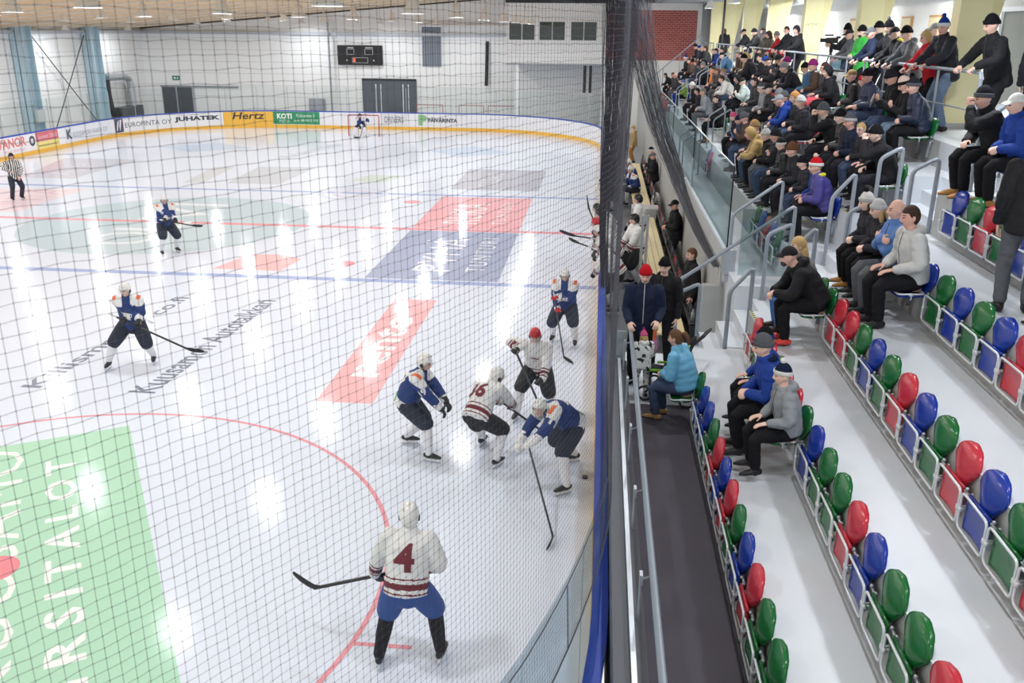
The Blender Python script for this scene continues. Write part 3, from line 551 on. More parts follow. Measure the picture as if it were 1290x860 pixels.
# ---------------------------------------------------------------- hall lamps, and the lamps added over the stand
def lampmesh():
    a = MB(); a.lathe([(.03, .55), (.035, .36), (.1, .34), (.12, .2), (.2, .06), (.235, 0), (.225, 0), (.19, .06), (.11, .19), (.001, .21)], 20)
    b = MB(); b.lathe([(.001, .045), (.15, .04), (.2, .03), (.15, .02), (.001, .015)], 20)
    c = MB(); c.tube([(0, 0, .5), (0, 0, 1.1)], .008, 6); return a.mesh('reflector', [mat('lamp_white', '#e6e6e4', .35)]), b.mesh('bulb_disc', [mat('lit_lamp', '#ffffff', .4, emit=7.0)]), c.mesh('cord', [M_dark])
LM = lampmesh(); COLN = ('the column over the stand-side ice', 'the second column', 'the centre column', 'the fourth column', 'the fifth column', 'the column by the side wall')
def lamp(x, y, z, label, group, power=LAMP_W):
    r = empty('pendant_lamp', (x, y, z), 0, label, 'lamp', group)
    for n, m in zip(('reflector', 'bulb_disc', 'cord'), LM):
        o = inst(n, m, r)
        if n == 'cord': o.scale = (1, 1, max(.2, (roofz(x) - z) / 1.05) if x < 3 else 1.2); o.location = (0, 0, .5 - .5 * o.scale[2])
    l = bpy.data.lights.new('lamp', 'AREA'); l.shape = 'DISK'; l.size = .44; l.energy = power; l.color = (.94, .97, 1); o = bpy.data.objects.new('lamp_glow', l); link(o, r); o.location = (0, 0, .005)
for ci, (x, ys) in enumerate(LAMPS):
    for y in ys: lamp(x, y, min(LAMP_Z, roofz(x) - .3), 'white bell lamp hanging over the ice in %s' % COLN[ci], 'hall lamps over the ice, column %d' % ci)
for x, ys in ADDED_STAND_LAMPS:
    for y in ys: lamp(x, y, 7.9 if x < 3 else 7.0, 'white bell lamp hanging over the spectators\' side', 'added lamps over the stand')
# ---------------------------------------------------------------- people
skin_m = mat('skin', rough=0.55, obcol=True, spec=0.3)
eye_m = mat('eyes_and_brows', '#3a2a22', 0.5); lip_m = mat('lips', '#a9605a', 0.5)
cloth_m = mat('jacket_cloth', rough=0.75, obcol=True, bump=0.35, bscale=22, vary=0.12, vscale=9, spec=0.25)
puff_m = mat('padded_nylon', rough=0.45, obcol=True, bump=0.3, bscale=18, vary=0.1, vscale=12, spec=0.4)
trous_m = mat('trouser_cloth', rough=0.85, obcol=True, bump=0.4, bscale=18, vary=0.14, vscale=8, spec=0.15)
knit_m = mat('knitted_wool', rough=0.9, obcol=True, bump=0.6, bscale=140, spec=0.1)
hair_m = mat('hair', rough=0.6, obcol=True, bump=0.7, bscale=90, spec=0.3)
shoe_m = mat('shoe_leather', rough=0.5, obcol=True, spec=0.4)
sole_m = mat('shoe_sole', '#1c1b1a', 0.7)
def rotv(v, ax, a):
    ax = nrm(ax); v = np.asarray(v, float); return v * math.cos(a) + np.cross(ax, v) * math.sin(a) + ax * np.dot(ax, v) * (1 - math.cos(a))
def ik(a, b, l1, l2, hint):
    a = A(a, float); b = A(b, float); d = b - a; L = np.linalg.norm(d); mx = (l1 + l2) * 0.995
    if L > mx: b = a + d * (mx / L); d = b - a; L = mx
    d /= L; x = (l1 * l1 - l2 * l2 + L * L) / (2 * L); h = math.sqrt(max(l1 * l1 - x * x, 0))
    n = A(hint, float) - np.dot(hint, d) * d; n = nrm(n)
    return a + d * x + n * h, b
def skel(hip=(0, 0, .92), lean=0.1, side=0.0, twist=0.0, hands=None, feet=None, pitch=0.2, yaw=0.0, elbow=None, knee=None, neck_lean=None, hipyaw=0.0, roll=0.0):
    J = {}; H = A(hip, float)
    hr = A((math.cos(hipyaw), math.sin(hipyaw), 0)); hf = A((-math.sin(hipyaw), math.cos(hipyaw), 0))
    up = nrm(A((0, 0, 1.0)) * math.cos(lean) + hf * math.sin(lean) + hr * math.tan(side))
    # a gently curved spine
    up1 = nrm(A((0, 0, 1.0)) * math.cos(lean * .7) + hf * math.sin(lean * .7) + hr * math.tan(side) * .7)
    Cc = H + up1 * 0.27; N = Cc + nrm(up * 1.0 + hf * 0.06) * 0.25
    sr = rotv(hr, up, twist); sr = nrm(sr - np.dot(sr, up) * up); sf = nrm(np.cross(up, sr))
    J.update(H=H, C=Cc, N=N, up=up, hr=hr, hf=hf, sr=sr, sf=sf)
    for s, k in ((-1, 'L'), (1, 'R')):
        J['sh' + k] = N - up * 0.055 + sr * (s * 0.185); J['hip' + k] = H + hr * (s * 0.095) - A((0, 0, .02))
    nl = lean * 0.55 if neck_lean is None else neck_lean
    nd = nrm(A((0, 0, 1.0)) * math.cos(nl) + sf * math.sin(nl))
    J['hc'] = N + nd * 0.165 + sf * 0.015
    fy = rotv(A((sf[0], sf[1], 0)), A((0, 0, 1.0)), yaw); fy = nrm(fy); rx = nrm(np.cross(fy, (0, 0, 1.0)))
    fwd = rotv(fy, rx, -pitch); upv = np.cross(rx, fwd)
    if roll: rx = rotv(rx, fwd, roll); upv = np.cross(rx, fwd)
    J['HM'] = np.stack([rx, fwd, upv], 1)
    elbow = elbow or {}; knee = knee or {}
    for s, k in ((-1, 'L'), (1, 'R')):
        e, w = ik(J['sh' + k], hands[k], 0.285, 0.265, elbow.get(k, (s * 0.7, -0.5, -0.6))); J['el' + k] = e; J['wr' + k] = w
        kn, an = ik(J['hip' + k], feet[k], 0.435, 0.43, knee.get(k, (s * 0.15, 1.0, 0.35))); J['kn' + k] = kn; J['an' + k] = an
    return J
def headmat(J, sc=1.0):
    M = Matrix.Identity(4)
    for i in range(3):
        for j in range(3): M[i][j] = float(J['HM'][i, j]) * sc
        M[i][3] = float(J['hc'][i])
    return M
def head_fn(p):
    x, y, z = p
    t = max(0.0, -z / 0.118)
    if z < 0:
        x *= 1 - 0.30 * t * t; y *= (1 - 0.42 * t) if y < 0 else (1 - 0.10 * t); y += 0.012 * t
    if z > 0.05: y -= 0.006
    if y > 0:
        y += 0.026 * math.exp(-(x / 0.013) ** 2) * math.exp(-((z + 0.022) / 0.02) ** 2) + 0.010 * math.exp(-(x / 0.01) ** 2) * math.exp(-((z - 0.005) / 0.025) ** 2)
        y -= 0.010 * math.exp(-((abs(x) - 0.032) / 0.014) ** 2 - ((z - 0.008) / 0.012) ** 2)
        y += 0.006 * math.exp(-((z - 0.032) / 0.009) ** 2) * math.exp(-(x / 0.05) ** 2)
        y += 0.006 * math.exp(-(x / 0.022) ** 2 - ((z + 0.056) / 0.009) ** 2) + 0.008 * math.exp(-(x / 0.025) ** 2 - ((z + 0.095) / 0.018) ** 2)
    return A((x, y, z))
def add_head(mb, J):
    M = J['HM']; mb.ball(J['hc'], .075, .096, .118, M=M, n=36, k=28, fn=head_fn)
    for s in (-1, 1): mb.ball(J['hc'] + M @ A((s * .076, -.008, -.004)), .011, .022, .033, M=M, n=8, k=6)
def hand(mb, w, d, n, side, curl=0.5, sc=1.0, fr=0.0098):
    d = nrm(d); n = A(n, float); n = nrm(n - np.dot(n, d) * d); l = np.cross(d, n) * side
    mb.tube([w - d * .02, w + d * .02 * sc, w + d * .06 * sc, w + d * .094 * sc], A((.026, .034, .042, .040)) * sc, 10, r2=A((.020, .016, .016, .013)) * sc, ref=l, round_caps=True)
    for i, (off, ln) in enumerate(((.031, .92), (.0105, 1.0), (-.0105, .95), (-.031, .78))):
        p = w + d * .088 * sc + l * off * sc; dd = d.copy(); pts = [p - d * .01]; ax = np.cross(d, n)
        for a, s in zip((.45, .85, .6), (.042, .027, .022)):
            dd = rotv(dd, ax, a * curl * (1.5 if curl > 1 else 1.0)); pts.append(p := p + dd * s * ln * sc)
        mb.tube(pts, [fr * sc, fr * sc, fr * .93 * sc, fr * .8 * sc], 8, round_caps=True)
    p = w + d * .022 * sc + l * .03 * sc; t1 = nrm(l * .75 + d * .75 + n * .25); t2 = nrm(d * .9 + l * .15 + n * (.35 + .4 * curl))
    mb.tube([p, p + t1 * .036 * sc, p + t1 * .036 * sc + t2 * .032 * sc, p + t1 * .036 * sc + t2 * .055 * sc], [.014 * sc, .0115 * sc, .0105 * sc, .009 * sc], 8, round_caps=True)
def limb(mb, a, b, c, r, n=12):
    a, b, c = map(lambda q: A(q, float), (a, b, c)); pts = []; rr = []
    for t in (0, .33, .66, .9): pts.append(a + (b - a) * t)
    for t in (.1, .4, .7, 1): pts.append(b + (c - b) * t)
    mb.tube(pts, np.interp(np.linspace(0, 1, 8), np.linspace(0, 1, len(r)), r), n, round_caps=True)
def body_mesh(J, name, hk):
    mb = MB(); add_head(mb, J); H, Cc, N, up, sr = J['H'], J['C'], J['N'], J['up'], J['sr']
    mb.tube([H - A((0, 0, .06)), H + (Cc - H) * .4, Cc, Cc + (N - Cc) * .6, N - up * .02, N + up * .02], [.14, .13, .145, .16, .12, .06], 16, r2=[.11, .1, .105, .11, .085, .055], ref=sr, round_caps=True)
    mb.tube([N - up * .03, N + (J['hc'] - N) * .6], [.058, .054], 12, round_caps=True)
    for s, k in ((-1, 'L'), (1, 'R')):
        limb(mb, J['sh' + k], J['el' + k], J['wr' + k], [.05, .047, .04, .042, .036, .027])
        limb(mb, J['hip' + k], J['kn' + k], J['an' + k], [.088, .08, .06, .056, .055, .036])
        h = hk.get(k, {}); d = h.get('d', None); d = nrm(J['wr' + k] - J['el' + k]) if d is None else nrm(d)
        hand(mb, J['wr' + k] + d * .01, d, h.get('n', (0, -.2, -1)), s, h.get('curl', .6))
    me = remesh(mb, .0082, 1, name, [skin_m, eye_m, lip_m])
    c = (centers(me) - J['hc']) @ J['HM']; ax = np.abs(c[:, 0]); idx = np.zeros(len(c), int); f = c[:, 1] > .05
    idx[f & (np.abs(ax - .031) < .013) & (np.abs(c[:, 2] - .009) < .0065)] = 1
    idx[f & (ax > .016) & (ax < .05) & (np.abs(c[:, 2] - .033) < .0055)] = 1
    idx[f & (ax < .023) & (np.abs(c[:, 2] + .056) < .0065)] = 2
    setmat(me, idx); return me
from mathutils import noise as _noise
def wrinkle(me, amp, seed=0.0):
    V = verts(me); n = np.empty(len(V) * 3, np.float32); me.vertices.foreach_get('normal', n); n = n.reshape(-1, 3)
    d = np.array([_noise.noise(Vector((p[0] * 8 + seed, p[1] * 8, p[2] * 17))) + .5 * _noise.noise(Vector((p[0] * 19, p[1] * 19 + seed, p[2] * 30))) for p in V.tolist()])
    V = V + n * (d * amp)[:, None]; me.vertices.foreach_set('co', V.astype(np.float32).ravel()); me.update(); return me
def zip_mesh(J, jm):
    H, N, up, sf = J['H'], J['N'], J['up'], J['sf']; bvh = BVHTree.FromPolygons([tuple(p) for p in verts(jm)], [tuple(p.vertices) for p in jm.polygons]); P = []
    for t in np.linspace(.02, 1.1, 18):
        o = H + (N - H) * t + sf * .5; h = bvh.ray_cast(Vector(o), Vector(-sf), .6)
        if h[0] is not None: P.append(np.array(h[0]) + sf * .002)
    mb = MB()
    if len(P) > 3: mb.tube(P, .006, 5, r2=.003, ref=J['sr'])
    return mb.mesh('zip', [mat('zip_dark', '#3c3d42', .5)])
def jacket_mesh(J, name, style='plain', mats=None, bulk=1.0, hem=.13, voxel=.0135):
    mb = MB(); H, Cc, N, up, sr, sf = J['H'], J['C'], J['N'], J['up'], J['sr'], J['sf']
    sit = J['knL'][2] > H[2] - .2
    low = H - J['up'] * (.03 if sit else hem) + (J['hf'] * .01 if sit else 0)
    pts = [low, H + (Cc - H) * .25, H + (Cc - H) * .65, Cc, Cc + (N - Cc) * .5, N - up * .06, N - up * .005, N + up * .035]
    rx = A([.205, .198, .19, .197, .198, .17, .105, .088]) * bulk; ry = A([.168, .165, .158, .157, .15, .12, .092, .083]) * bulk
    if style == 'puff':
        P = []; RX = []; RY = []
        for i in range(25):
            t = i / 24 * 7; k = min(int(t), 6); fr = t - k; P.append(pts[k] + (pts[k + 1] - pts[k]) * fr); q = 1 + .045 * abs(math.sin(i * math.pi / 3))
            RX.append((rx[k] + (rx[k + 1] - rx[k]) * fr) * q * 1.03); RY.append((ry[k] + (ry[k + 1] - ry[k]) * fr) * q * 1.05)
        pts, rx, ry = P, RX, RY
    mb.tube(pts, rx, 20, r2=ry, ref=sr, round_caps=False)
    mb.ball(low, rx[0] * .98, ry[0] * .98, .05, M=np.stack([sr, sf, up], 1), n=16, k=8)
    for s, k in ((-1, 'L'), (1, 'R')):
        a, b, c = J['sh' + k], J['el' + k], J['wr' + k]
        if style == 'puff':
            pp = []; rr = []
            for i in range(21):
                t = i / 20; p = a + (b - a) * (t * 2) if t < .5 else b + (c - b) * (t * 2 - 1); pp.append(p - nrm(c - b) * (0.0 if t < 1 else .01))
                rr.append((.083 - .026 * t) * bulk * (1 + .07 * abs(math.sin(i * math.pi / 3))))
            mb.tube(pp, rr, 14, round_caps=True)
        else: limb(mb, a, b, c - nrm(c - b) * .015, A([.088, .084, .076, .073, .064, .056]) * bulk, 14)
        mb.ball(a, .09 * bulk, .085 * bulk, .085 * bulk, n=12, k=8)
    if style in ('hood', 'puffhood'):
        b = N - sf * .075 + up * .02
        mb.tube([b - sr * .09 + sf * .05, b - sr * .07 - sf * .02, b - sf * .045 - up * .03, b + sr * .07 - sf * .02, b + sr * .09 + sf * .05], [.035, .05, .062, .05, .035], 12, round_caps=True)
    else: mb.tube([N - up * .03, N + up * .035, N + up * .072 + sf * .008], [.095, .086, .08], 16, r2=[.088, .082, .078], ref=sr)
    return wrinkle(remesh(mb, voxel, 3, name, mats or [cloth_m]), .0085 if style != 'puff' else .004)
def trouser_mesh(J, name, bulk=1.0, mats=None, low=.03):
    mb = MB(); H, up = J['H'], J['up']
    mb.tube([H - A((0, 0, .075)), H, H + (J['C'] - H) * .35], A([.13, .162, .148]) * bulk, 18, r2=A([.11, .132, .118]) * bulk, ref=J['hr'], round_caps=True)
    for k in 'LR':
        e = J['an' + k] + nrm(J['kn' + k] - J['an' + k]) * low
        limb(mb, J['hip' + k], J['kn' + k], e, A([.1, .094, .08, .073, .07, .062]) * bulk, 14)
    return wrinkle(remesh(mb, .0135, 3, name, mats or [trous_m]), .006)
def boot_mesh(J, k, name, high=.06, fwd=None):
    an = J['an' + k]; kn = J['kn' + k]; f = J['hf'] if fwd is None else nrm(fwd); f = nrm(f + J['hr'] * (.12 if k == 'R' else -.12))
    z = A((0, 0, 1.0)); r = np.cross(f, z); b = an - z * an[2] * 0 - z * .085
    up_mb = MB(); up_mb.tube([b - f * .055 + z * .045, b + z * .05, b + f * .07 + z * .042, b + f * .135 + z * .032, b + f * .175 + z * .026], [.037, .043, .046, .043, .028], 14, r2=[.042, .047, .038, .029, .021], ref=r, round_caps=True)
    up_mb.tube([b + z * .04, an + nrm(kn - an) * high], [.05, .052], 12, round_caps=True)
    me = remesh(up_mb, .0095, 2, name, [shoe_m, sole_m])
    c = centers(me); setmat(me, (c[:, 2] < b[2] + .022).astype(int)); return me
# ---- things worn on the head, in head coordinates (+y face, +z up)
def dome(rx, ry, rz, cut, c=(0, -.008, .012), n=28, k=14, tall=1.0, th=.007):
    """shell of an ellipsoid above the surface z = cut(y)"""
    mb = MB(); vs = []; 
    for i in range(k + 1):
        for j in range(n):
            ph = 2 * math.pi * j / n; yy = math.sin(ph); zc = cut(yy); t = i / k
            z0 = max(-.98, min(.95, (zc - c[2]) / rz)); th0 = math.acos(z0); a = th0 * (1 - t)
            vs.append((c[0] + rx * math.sin(a) * math.cos(ph), c[1] + ry * math.sin(a) * math.sin(ph), c[2] + rz * math.cos(a) * (tall if a < 1 else 1 + (tall - 1) * max(0, 1.57 - a) / .57)))
    fs = [(i * n + j, i * n + (j + 1) % n, (i + 1) * n + (j + 1) % n, (i + 1) * n + j) for i in range(k) for j in range(n)]
    mb.add(vs, fs)
    inner = [(x * .94, y * .94, z - .006) for x, y, z in vs[:n]]; b = len(mb.v); mb.v.extend(inner)
    for j in range(n): mb.f.append((b + j, b + (j + 1) % n, (j + 1) % n, j)); mb.m.append(0)
    return mb
HW = {}
def headwear():
    cutb = lambda y: .018 + .024 * y
    mb = dome(.088, .107, .132, cutb, tall=1.12); HW['beanie'] = mb.mesh('beanie', [knit_m])
    mb = MB(); ring = [(.0885 * math.cos(a), -.008 + .1075 * math.sin(a), cutb(math.sin(a)) + .022) for a in np.linspace(0, 2 * math.pi, 28, endpoint=False)]
    mb.tube(ring, .026, 8, r2=.0055, ref=(0, 0, 1), closed=True); HW['cuff'] = mb.mesh('cuff', [knit_m])
    mb = MB(); mb.ball((0, -.012, .178), .036, n=12, k=8); HW['pompon'] = mb.mesh('pompon', [knit_m])
    mb = dome(.088, .107, .125, cutb, tall=1.5); HW['pointed'] = mb.mesh('pointed_beanie', [knit_m])
    cutc = lambda y: .04 - .012 * (y < 0)
    mb = dome(.087, .106, .122, cutc, tall=1.0); HW['cap'] = mb.mesh('cap', [cloth_m])
    mb = MB(); vs = []
    for r_, z_ in ((.0, .0), (.5, .002), (1.0, -.012)):
        for a in np.linspace(.15 * math.pi, .85 * math.pi, 13): vs.append((.083 * math.cos(a) * (1 - .05 * r_), .09 * math.sin(a) + .078 * r_ * math.sin(a), .05 + z_ - .02 * abs(math.cos(a)) * r_))
    up = [(x, y, z + .006) for x, y, z in vs]; fs = []
    for i in range(2):
        for j in range(12):
            q = (i * 13 + j, i * 13 + j + 1, (i + 1) * 13 + j + 1, (i + 1) * 13 + j); fs.append(q[::-1]); fs.append(tuple(39 + t for t in q))
    fs += [(26 + j, 26 + j + 1, 65 + j + 1, 65 + j) for j in range(12)]
    mb.add(vs + up, fs); HW['visor'] = mb.mesh('peak', [cloth_m])
    cuth = lambda y: .06 if y > .55 else (.06 - (.55 - y) * .16 if y > -.2 else -.06 - (-.2 - y) * .045)
    HW['hair'] = dome(.081, .102, .122, cuth, n=32).mesh('hair', [hair_m])
    cutl = lambda y: .06 if y > .5 else (.06 - (.5 - y) * .3 if y > 0 else -.09)
    HW['bob'] = dome(.088, .108, .126, cutl, n=32).mesh('hair', [hair_m])
    mb = dome(.086, .106, .124, cutl, n=32)
    mb.tube([(-.05, -.05, -.06), (-.055, -.06, -.15), (-.05, -.05, -.24)], [.035, .04, .02], 10, r2=[.05, .045, .02], round_caps=True)
    mb.tube([(.05, -.05, -.06), (.055, -.06, -.15), (.05, -.05, -.24)], [.035, .04, .02], 10, r2=[.05, .045, .02], round_caps=True)
    mb.tube([(0, -.075, -.04), (0, -.085, -.15), (0, -.08, -.26)], [.07, .075, .05], 12, r2=[.04, .035, .02], ref=(1, 0, 0), round_caps=True); HW['long'] = mb.mesh('hair', [hair_m])
    mb = MB()
    for s in (-1, 1): mb.tube([(s * .078, -.015, -.02), (s * .086, -.01, -.1), (s * .082, .0, -.2)], [.02, .026, .015], 10, r2=[.03, .035, .015], round_caps=True)
    mb.tube([(0, -.085, -.02), (0, -.095, -.1), (0, -.085, -.2)], [.065, .065, .04], 12, r2=[.03, .028, .02], ref=(1, 0, 0), round_caps=True); HW['locks'] = mb.mesh('hair', [hair_m])
    cutk = lambda y: .075 if y > .75 else (.075 - (.75 - y) * .22 if y > -.1 else -.115)
    HW['hood'] = dome(.1, .122, .135, cutk, n=32, tall=1.05).mesh('hood', [cloth_m])
    mb = MB(); ring = [(.079 * math.cos(a), -.006 + .099 * math.sin(a), .018 + .012 * math.sin(a)) for a in np.linspace(0, 2 * math.pi, 28, endpoint=False)]
    mb.tube(ring, .022, 8, r2=.008, ref=(0, 0, 1), closed=True); HW['band'] = mb.mesh('headband', [knit_m])
    mb = MB()
    for s in (-1, 1):
        mb.tube([(s * .033 + .02 * math.cos(a), .094, .006 + .016 * math.sin(a)) for a in np.linspace(0, 2 * math.pi, 14, endpoint=False)], .0028, 5, closed=True)
        mb.tube([(s * .055, .09, .01), (s * .078, .04, .012), (s * .08, -.01, .008)], .0026, 5)
    mb.tube([(-.013, .1, .01), (.013, .1, .01)], .0026, 5); HW['glasses'] = mb.mesh('glasses', [mat('spectacle_frame', '#15151a', .3)])
    mb = MB(); mb.tube([(.06 * math.cos(a), -.035 + .07 * math.sin(a), -.135 + .012 * math.sin(a)) for a in np.linspace(0, 2 * math.pi, 20, endpoint=False)], .032, 10, closed=True); HW['scarf'] = mb.mesh('scarf', [knit_m])
    mb = MB(); mb.tube([(.065 * math.cos(a), .0 + .075 * math.sin(a), -.075 + .02 * math.sin(a)) for a in np.linspace(1.2 * math.pi, 1.8 * math.pi, 9)], .012, 8)
    mb = MB(); mb.ball((0, .066, -.07), .05, .04, .04, n=12, k=8); HW['beard'] = mb.mesh('beard', [hair_m])
headwear()
SKIN = [hexc('#e6bfae'), hexc('#deb2a2'), hexc('#eac8b9'), hexc('#d8a898')]
COL = {'K': '#1d1d21', 'k': '#2a2a31', 'N': '#1d2740', 'n': '#2a3553', 'B': '#1f3f92', 'b': '#4f79b8', 'S': '#4c7396', 'G': '#5d6066', 'g': '#8d9197', 'L': '#c3c4c4', 'l': '#b9c4c0',
       'W': '#e2e1de', 'R': '#c0202b', 'r': '#d8483f', 'O': '#e98a25', 'Y': '#d9d44a', 'E': '#3fae4a', 'e': '#78963f', 'T': '#8b7450', 't': '#b99d6b', 'M': '#4b3a33', 'm': '#6b4a35', 'P': '#d95f8c', 'p': '#8f2f74',
       'V': '#453f86', 'A': '#6fb4d8', 'C': '#e8606a', 'J': '#44516b', 'j': '#6f8199', 'H': '#c9a773', 'h': '#a5835a', 'D': '#3b2a20', 'X': '#171310', 'x': '#7b7570', 'Z': '#b58144', 'z': '#585349', 'F': '#e9c9bb'}
def cc(k): return hexc(COL[k])
POSES = {}
def pose(name, hk=None, **kw): POSES[name] = (skel(**kw), hk or {}, {})
SIT = dict(hip=(0, 0, .56), feet={'L': (-.12, .37, .09), 'R': (.12, .37, .09)})
inw = {'L': dict(d=(.8, .5, -.1), n=(.1, -.6, -.8), curl=.9), 'R': dict(d=(-.8, .5, -.1), n=(-.1, -.6, -.8), curl=.9)}
pose('clasp', inw, lean=.33, pitch=.22, hands={'L': (-.06, .32, .70), 'R': (.06, .33, .70)}, **SIT)
pose('clasp_far', inw, lean=.28, pitch=.2, yaw=-.5, twist=-.15, hands={'L': (-.05, .30, .70), 'R': (.06, .32, .70)}, **SIT)
pose('clasp_near', inw, lean=.28, pitch=.15, yaw=.55, twist=.2, hands={'L': (-.08, .30, .70), 'R': (.05, .31, .70)}, **SIT)
pose('elbows', {'L': dict(d=(.7, .6, -.3), n=(.3, -.5, -.8), curl=1.0), 'R': dict(d=(-.7, .6, -.3), n=(-.3, -.5, -.8), curl=1.0)}, lean=.72, pitch=.2, neck_lean=.5, hands={'L': (-.06, .52, .66), 'R': (.06, .53, .66)}, elbow={'L': (-.6, .1, -.8), 'R': (.6, .1, -.8)}, **SIT)
pose('crossed', {'L': dict(d=(1, .1, .1), n=(0, -1, 0), curl=.5), 'R': dict(d=(-1, .1, .1), n=(0, -1, 0), curl=.5)}, lean=.16, pitch=.15, hands={'L': (.09, .23, .88), 'R': (-.09, .255, .90)}, elbow={'L': (-.9, 0, -.6), 'R': (.9, 0, -.6)}, **SIT)
pose('thighs', {'L': dict(d=(.1, 1, -.2), n=(0, -.2, -1), curl=.4), 'R': dict(d=(-.1, 1, -.2), n=(0, -.2, -1), curl=.4)}, lean=.2, pitch=.12, hands={'L': (-.13, .27, .68), 'R': (.13, .27, .68)}, **SIT)
pose('phone', {'L': dict(d=(.6, .5, .5), n=(.3, -.7, .5), curl=.9), 'R': dict(d=(-.6, .5, .5), n=(-.3, -.7, .5), curl=.9)}, lean=.3, pitch=.5, hands={'L': (-.07, .33, .84), 'R': (.07, .33, .84)}, elbow={'L': (-.7, 0, -.8), 'R': (.7, 0, -.8)}, **SIT)
pose('chin', {'L': dict(d=(.4, .1, .9), n=(.7, -.3, .3), curl=1.1), 'R': dict(d=(-.7, .5, -.1), n=(0, -.5, -.8), curl=.7)}, lean=.45, pitch=.2, neck_lean=.3, hands={'L': (-.04, .42, 1.08), 'R': (.06, .36, .68)}, elbow={'L': (-.5, .3, -.9), 'R': (.7, -.3, -.6)}, **SIT)
STD = dict(hip=(0, 0, .93), feet={'L': (-.12, -.02, .09), 'R': (.12, .03, .09)})
grip = {'L': dict(d=(.25, .8, -.6), n=(0, -.5, -.9), curl=1.1), 'R': dict(d=(-.25, .8, -.6), n=(0, -.5, -.9), curl=1.1)}
pose('rail', grip, lean=.34, pitch=.3, hands={'L': (-.2, .43, 1.06), 'R': (.2, .43, 1.06)}, elbow={'L': (-.9, -.3, -.3), 'R': (.9, -.3, -.3)}, **STD)
pose('rail_near', grip, lean=.25, pitch=.25, yaw=.45, twist=.2, hands={'L': (-.24, .40, 1.06), 'R': (.16, .43, 1.06)}, elbow={'L': (-.9, -.3, -.3), 'R': (.9, -.3, -.3)}, **STD)
pose('stand', {'L': dict(d=(.1, .2, -1), n=(1, 0, 0), curl=.6), 'R': dict(d=(-.1, .2, -1), n=(-1, 0, 0), curl=.6)}, lean=.06, pitch=.15, hands={'L': (-.25, .08, .86), 'R': (.25, .08, .86)}, elbow={'L': (-.4, -1, 0), 'R': (.4, -1, 0)}, **STD)
pose('belly', inw, lean=.08, pitch=.25, hands={'L': (-.06, .25, 1.12), 'R': (.06, .26, 1.12)}, **STD)
pose('camera', {'L': dict(d=(.3, .9, 0), n=(1, 0, 0), curl=1.0), 'R': dict(d=(-.3, .9, 0), n=(-1, 0, 0), curl=1.0)}, lean=.1, pitch=.1, hands={'L': (-.12, .47, 1.24), 'R': (.1, .47, 1.26)}, elbow={'L': (-.6, -.2, -.8), 'R': (.6, -.2, -.8)}, **STD)
pose('reach', {'L': dict(d=(.1, 1, -.3), n=(.4, 0, -1), curl=.9), 'R': dict(d=(-.3, .8, -.5), n=(-.6, 0, -.8), curl=.9)}, lean=.12, pitch=.3, elbow={'L': (-.35, -1, -.4), 'R': (.35, -1, -.4)}, hands={'L': (-.2, .25, 1.0), 'R': (.19, .3, .98)}, **STD)
def pmesh(pn, kind, style=None):
    J, hk, cache = POSES[pn]; key = (kind, style)
    if key not in cache:
        if kind == 'body': cache[key] = body_mesh(J, 'body', hk)
        elif kind == 'jacket': cache[key] = jacket_mesh(J, 'jacket', style, [puff_m if style == 'puff' else cloth_m], 1.08 if style == 'wide' else 1.0, .22 if style == 'long' else .13)
        elif kind == 'zip': cache[key] = zip_mesh(J, pmesh(pn, 'jacket', style))
        elif kind == 'trousers': cache[key] = trouser_mesh(J, 'trousers', style or 1.0)
        elif kind == 'boot': cache[key] = boot_mesh(J, style, 'boot')
    return cache[key]
def person(loc, rz, pn, jk, tr, hat=None, hair='D', shoe='K', style='plain', label='', group=None, sc=1.0, skin=None, extra=(), cat='person'):
    r = empty('person', loc, rz, label, cat, group, scale=sc); J = POSES[pn][0]; HMx = headmat(J)
    inst('body', pmesh(pn, 'body'), r, col=skin if skin is not None else rnd.choice(SKIN))
    jo = inst('jacket', pmesh(pn, 'jacket', style), r, col=cc(jk))
    if pn not in ('clasp', 'elbows', 'crossed', 'phone', 'chin') or style == 'puff': inst('zip', pmesh(pn, 'zip', style), jo)
    inst('trousers', pmesh(pn, 'trousers'), r, col=cc(tr))
    for k in 'LR': inst('boot', pmesh(pn, 'boot', k), r, col=cc(shoe))
    ht, hcol = (hat[0], hat[1:]) if hat else ('', '')
    if ht == 'b' or ht == 'q' or ht == 'o':
        ho = inst('pointed_beanie' if ht == 'q' else 'beanie', HW['pointed' if ht == 'q' else 'beanie'], r, HMx, cc(hcol[0]))
        inst('cuff', HW['cuff'], ho, col=cc(hcol[1] if len(hcol) > 1 else hcol[0]))
        if ht == 'o': inst('pompon', HW['pompon'], ho, col=cc(hcol[2] if len(hcol) > 2 else hcol[0]))
    elif ht == 'c':
        ho = inst('cap', HW['cap'], r, HMx, cc(hcol[0])); inst('peak', HW['visor'], ho, col=cc(hcol[1] if len(hcol) > 1 else hcol[0]))
    elif ht == 'h': inst('hood', HW['hood'], r, HMx, cc(hcol[0]))
    elif ht == 'd': inst('headband', HW['band'], r, HMx, cc(hcol[0]))
    if hair and hair != '-':
        hm = {'l': 'long', 's': 'bob', 'k': 'locks'}.get(hair[1:2], 'hair')
        if ht in 'bqoch' and ht and hm == 'hair': pass
        else: inst('hair', HW['locks' if ht and hm == 'long' else hm], r, HMx, cc(hair[0]))
    for e in extra:
        if e[0] == 'g': inst('glasses', HW['glasses'], r, HMx)
        elif e[0] == 's': inst('scarf', HW['scarf'], r, HMx, cc(e[1]))
        elif e[0] == 'B': inst('beard', HW['beard'], r, HMx, cc(e[1]))
    return r
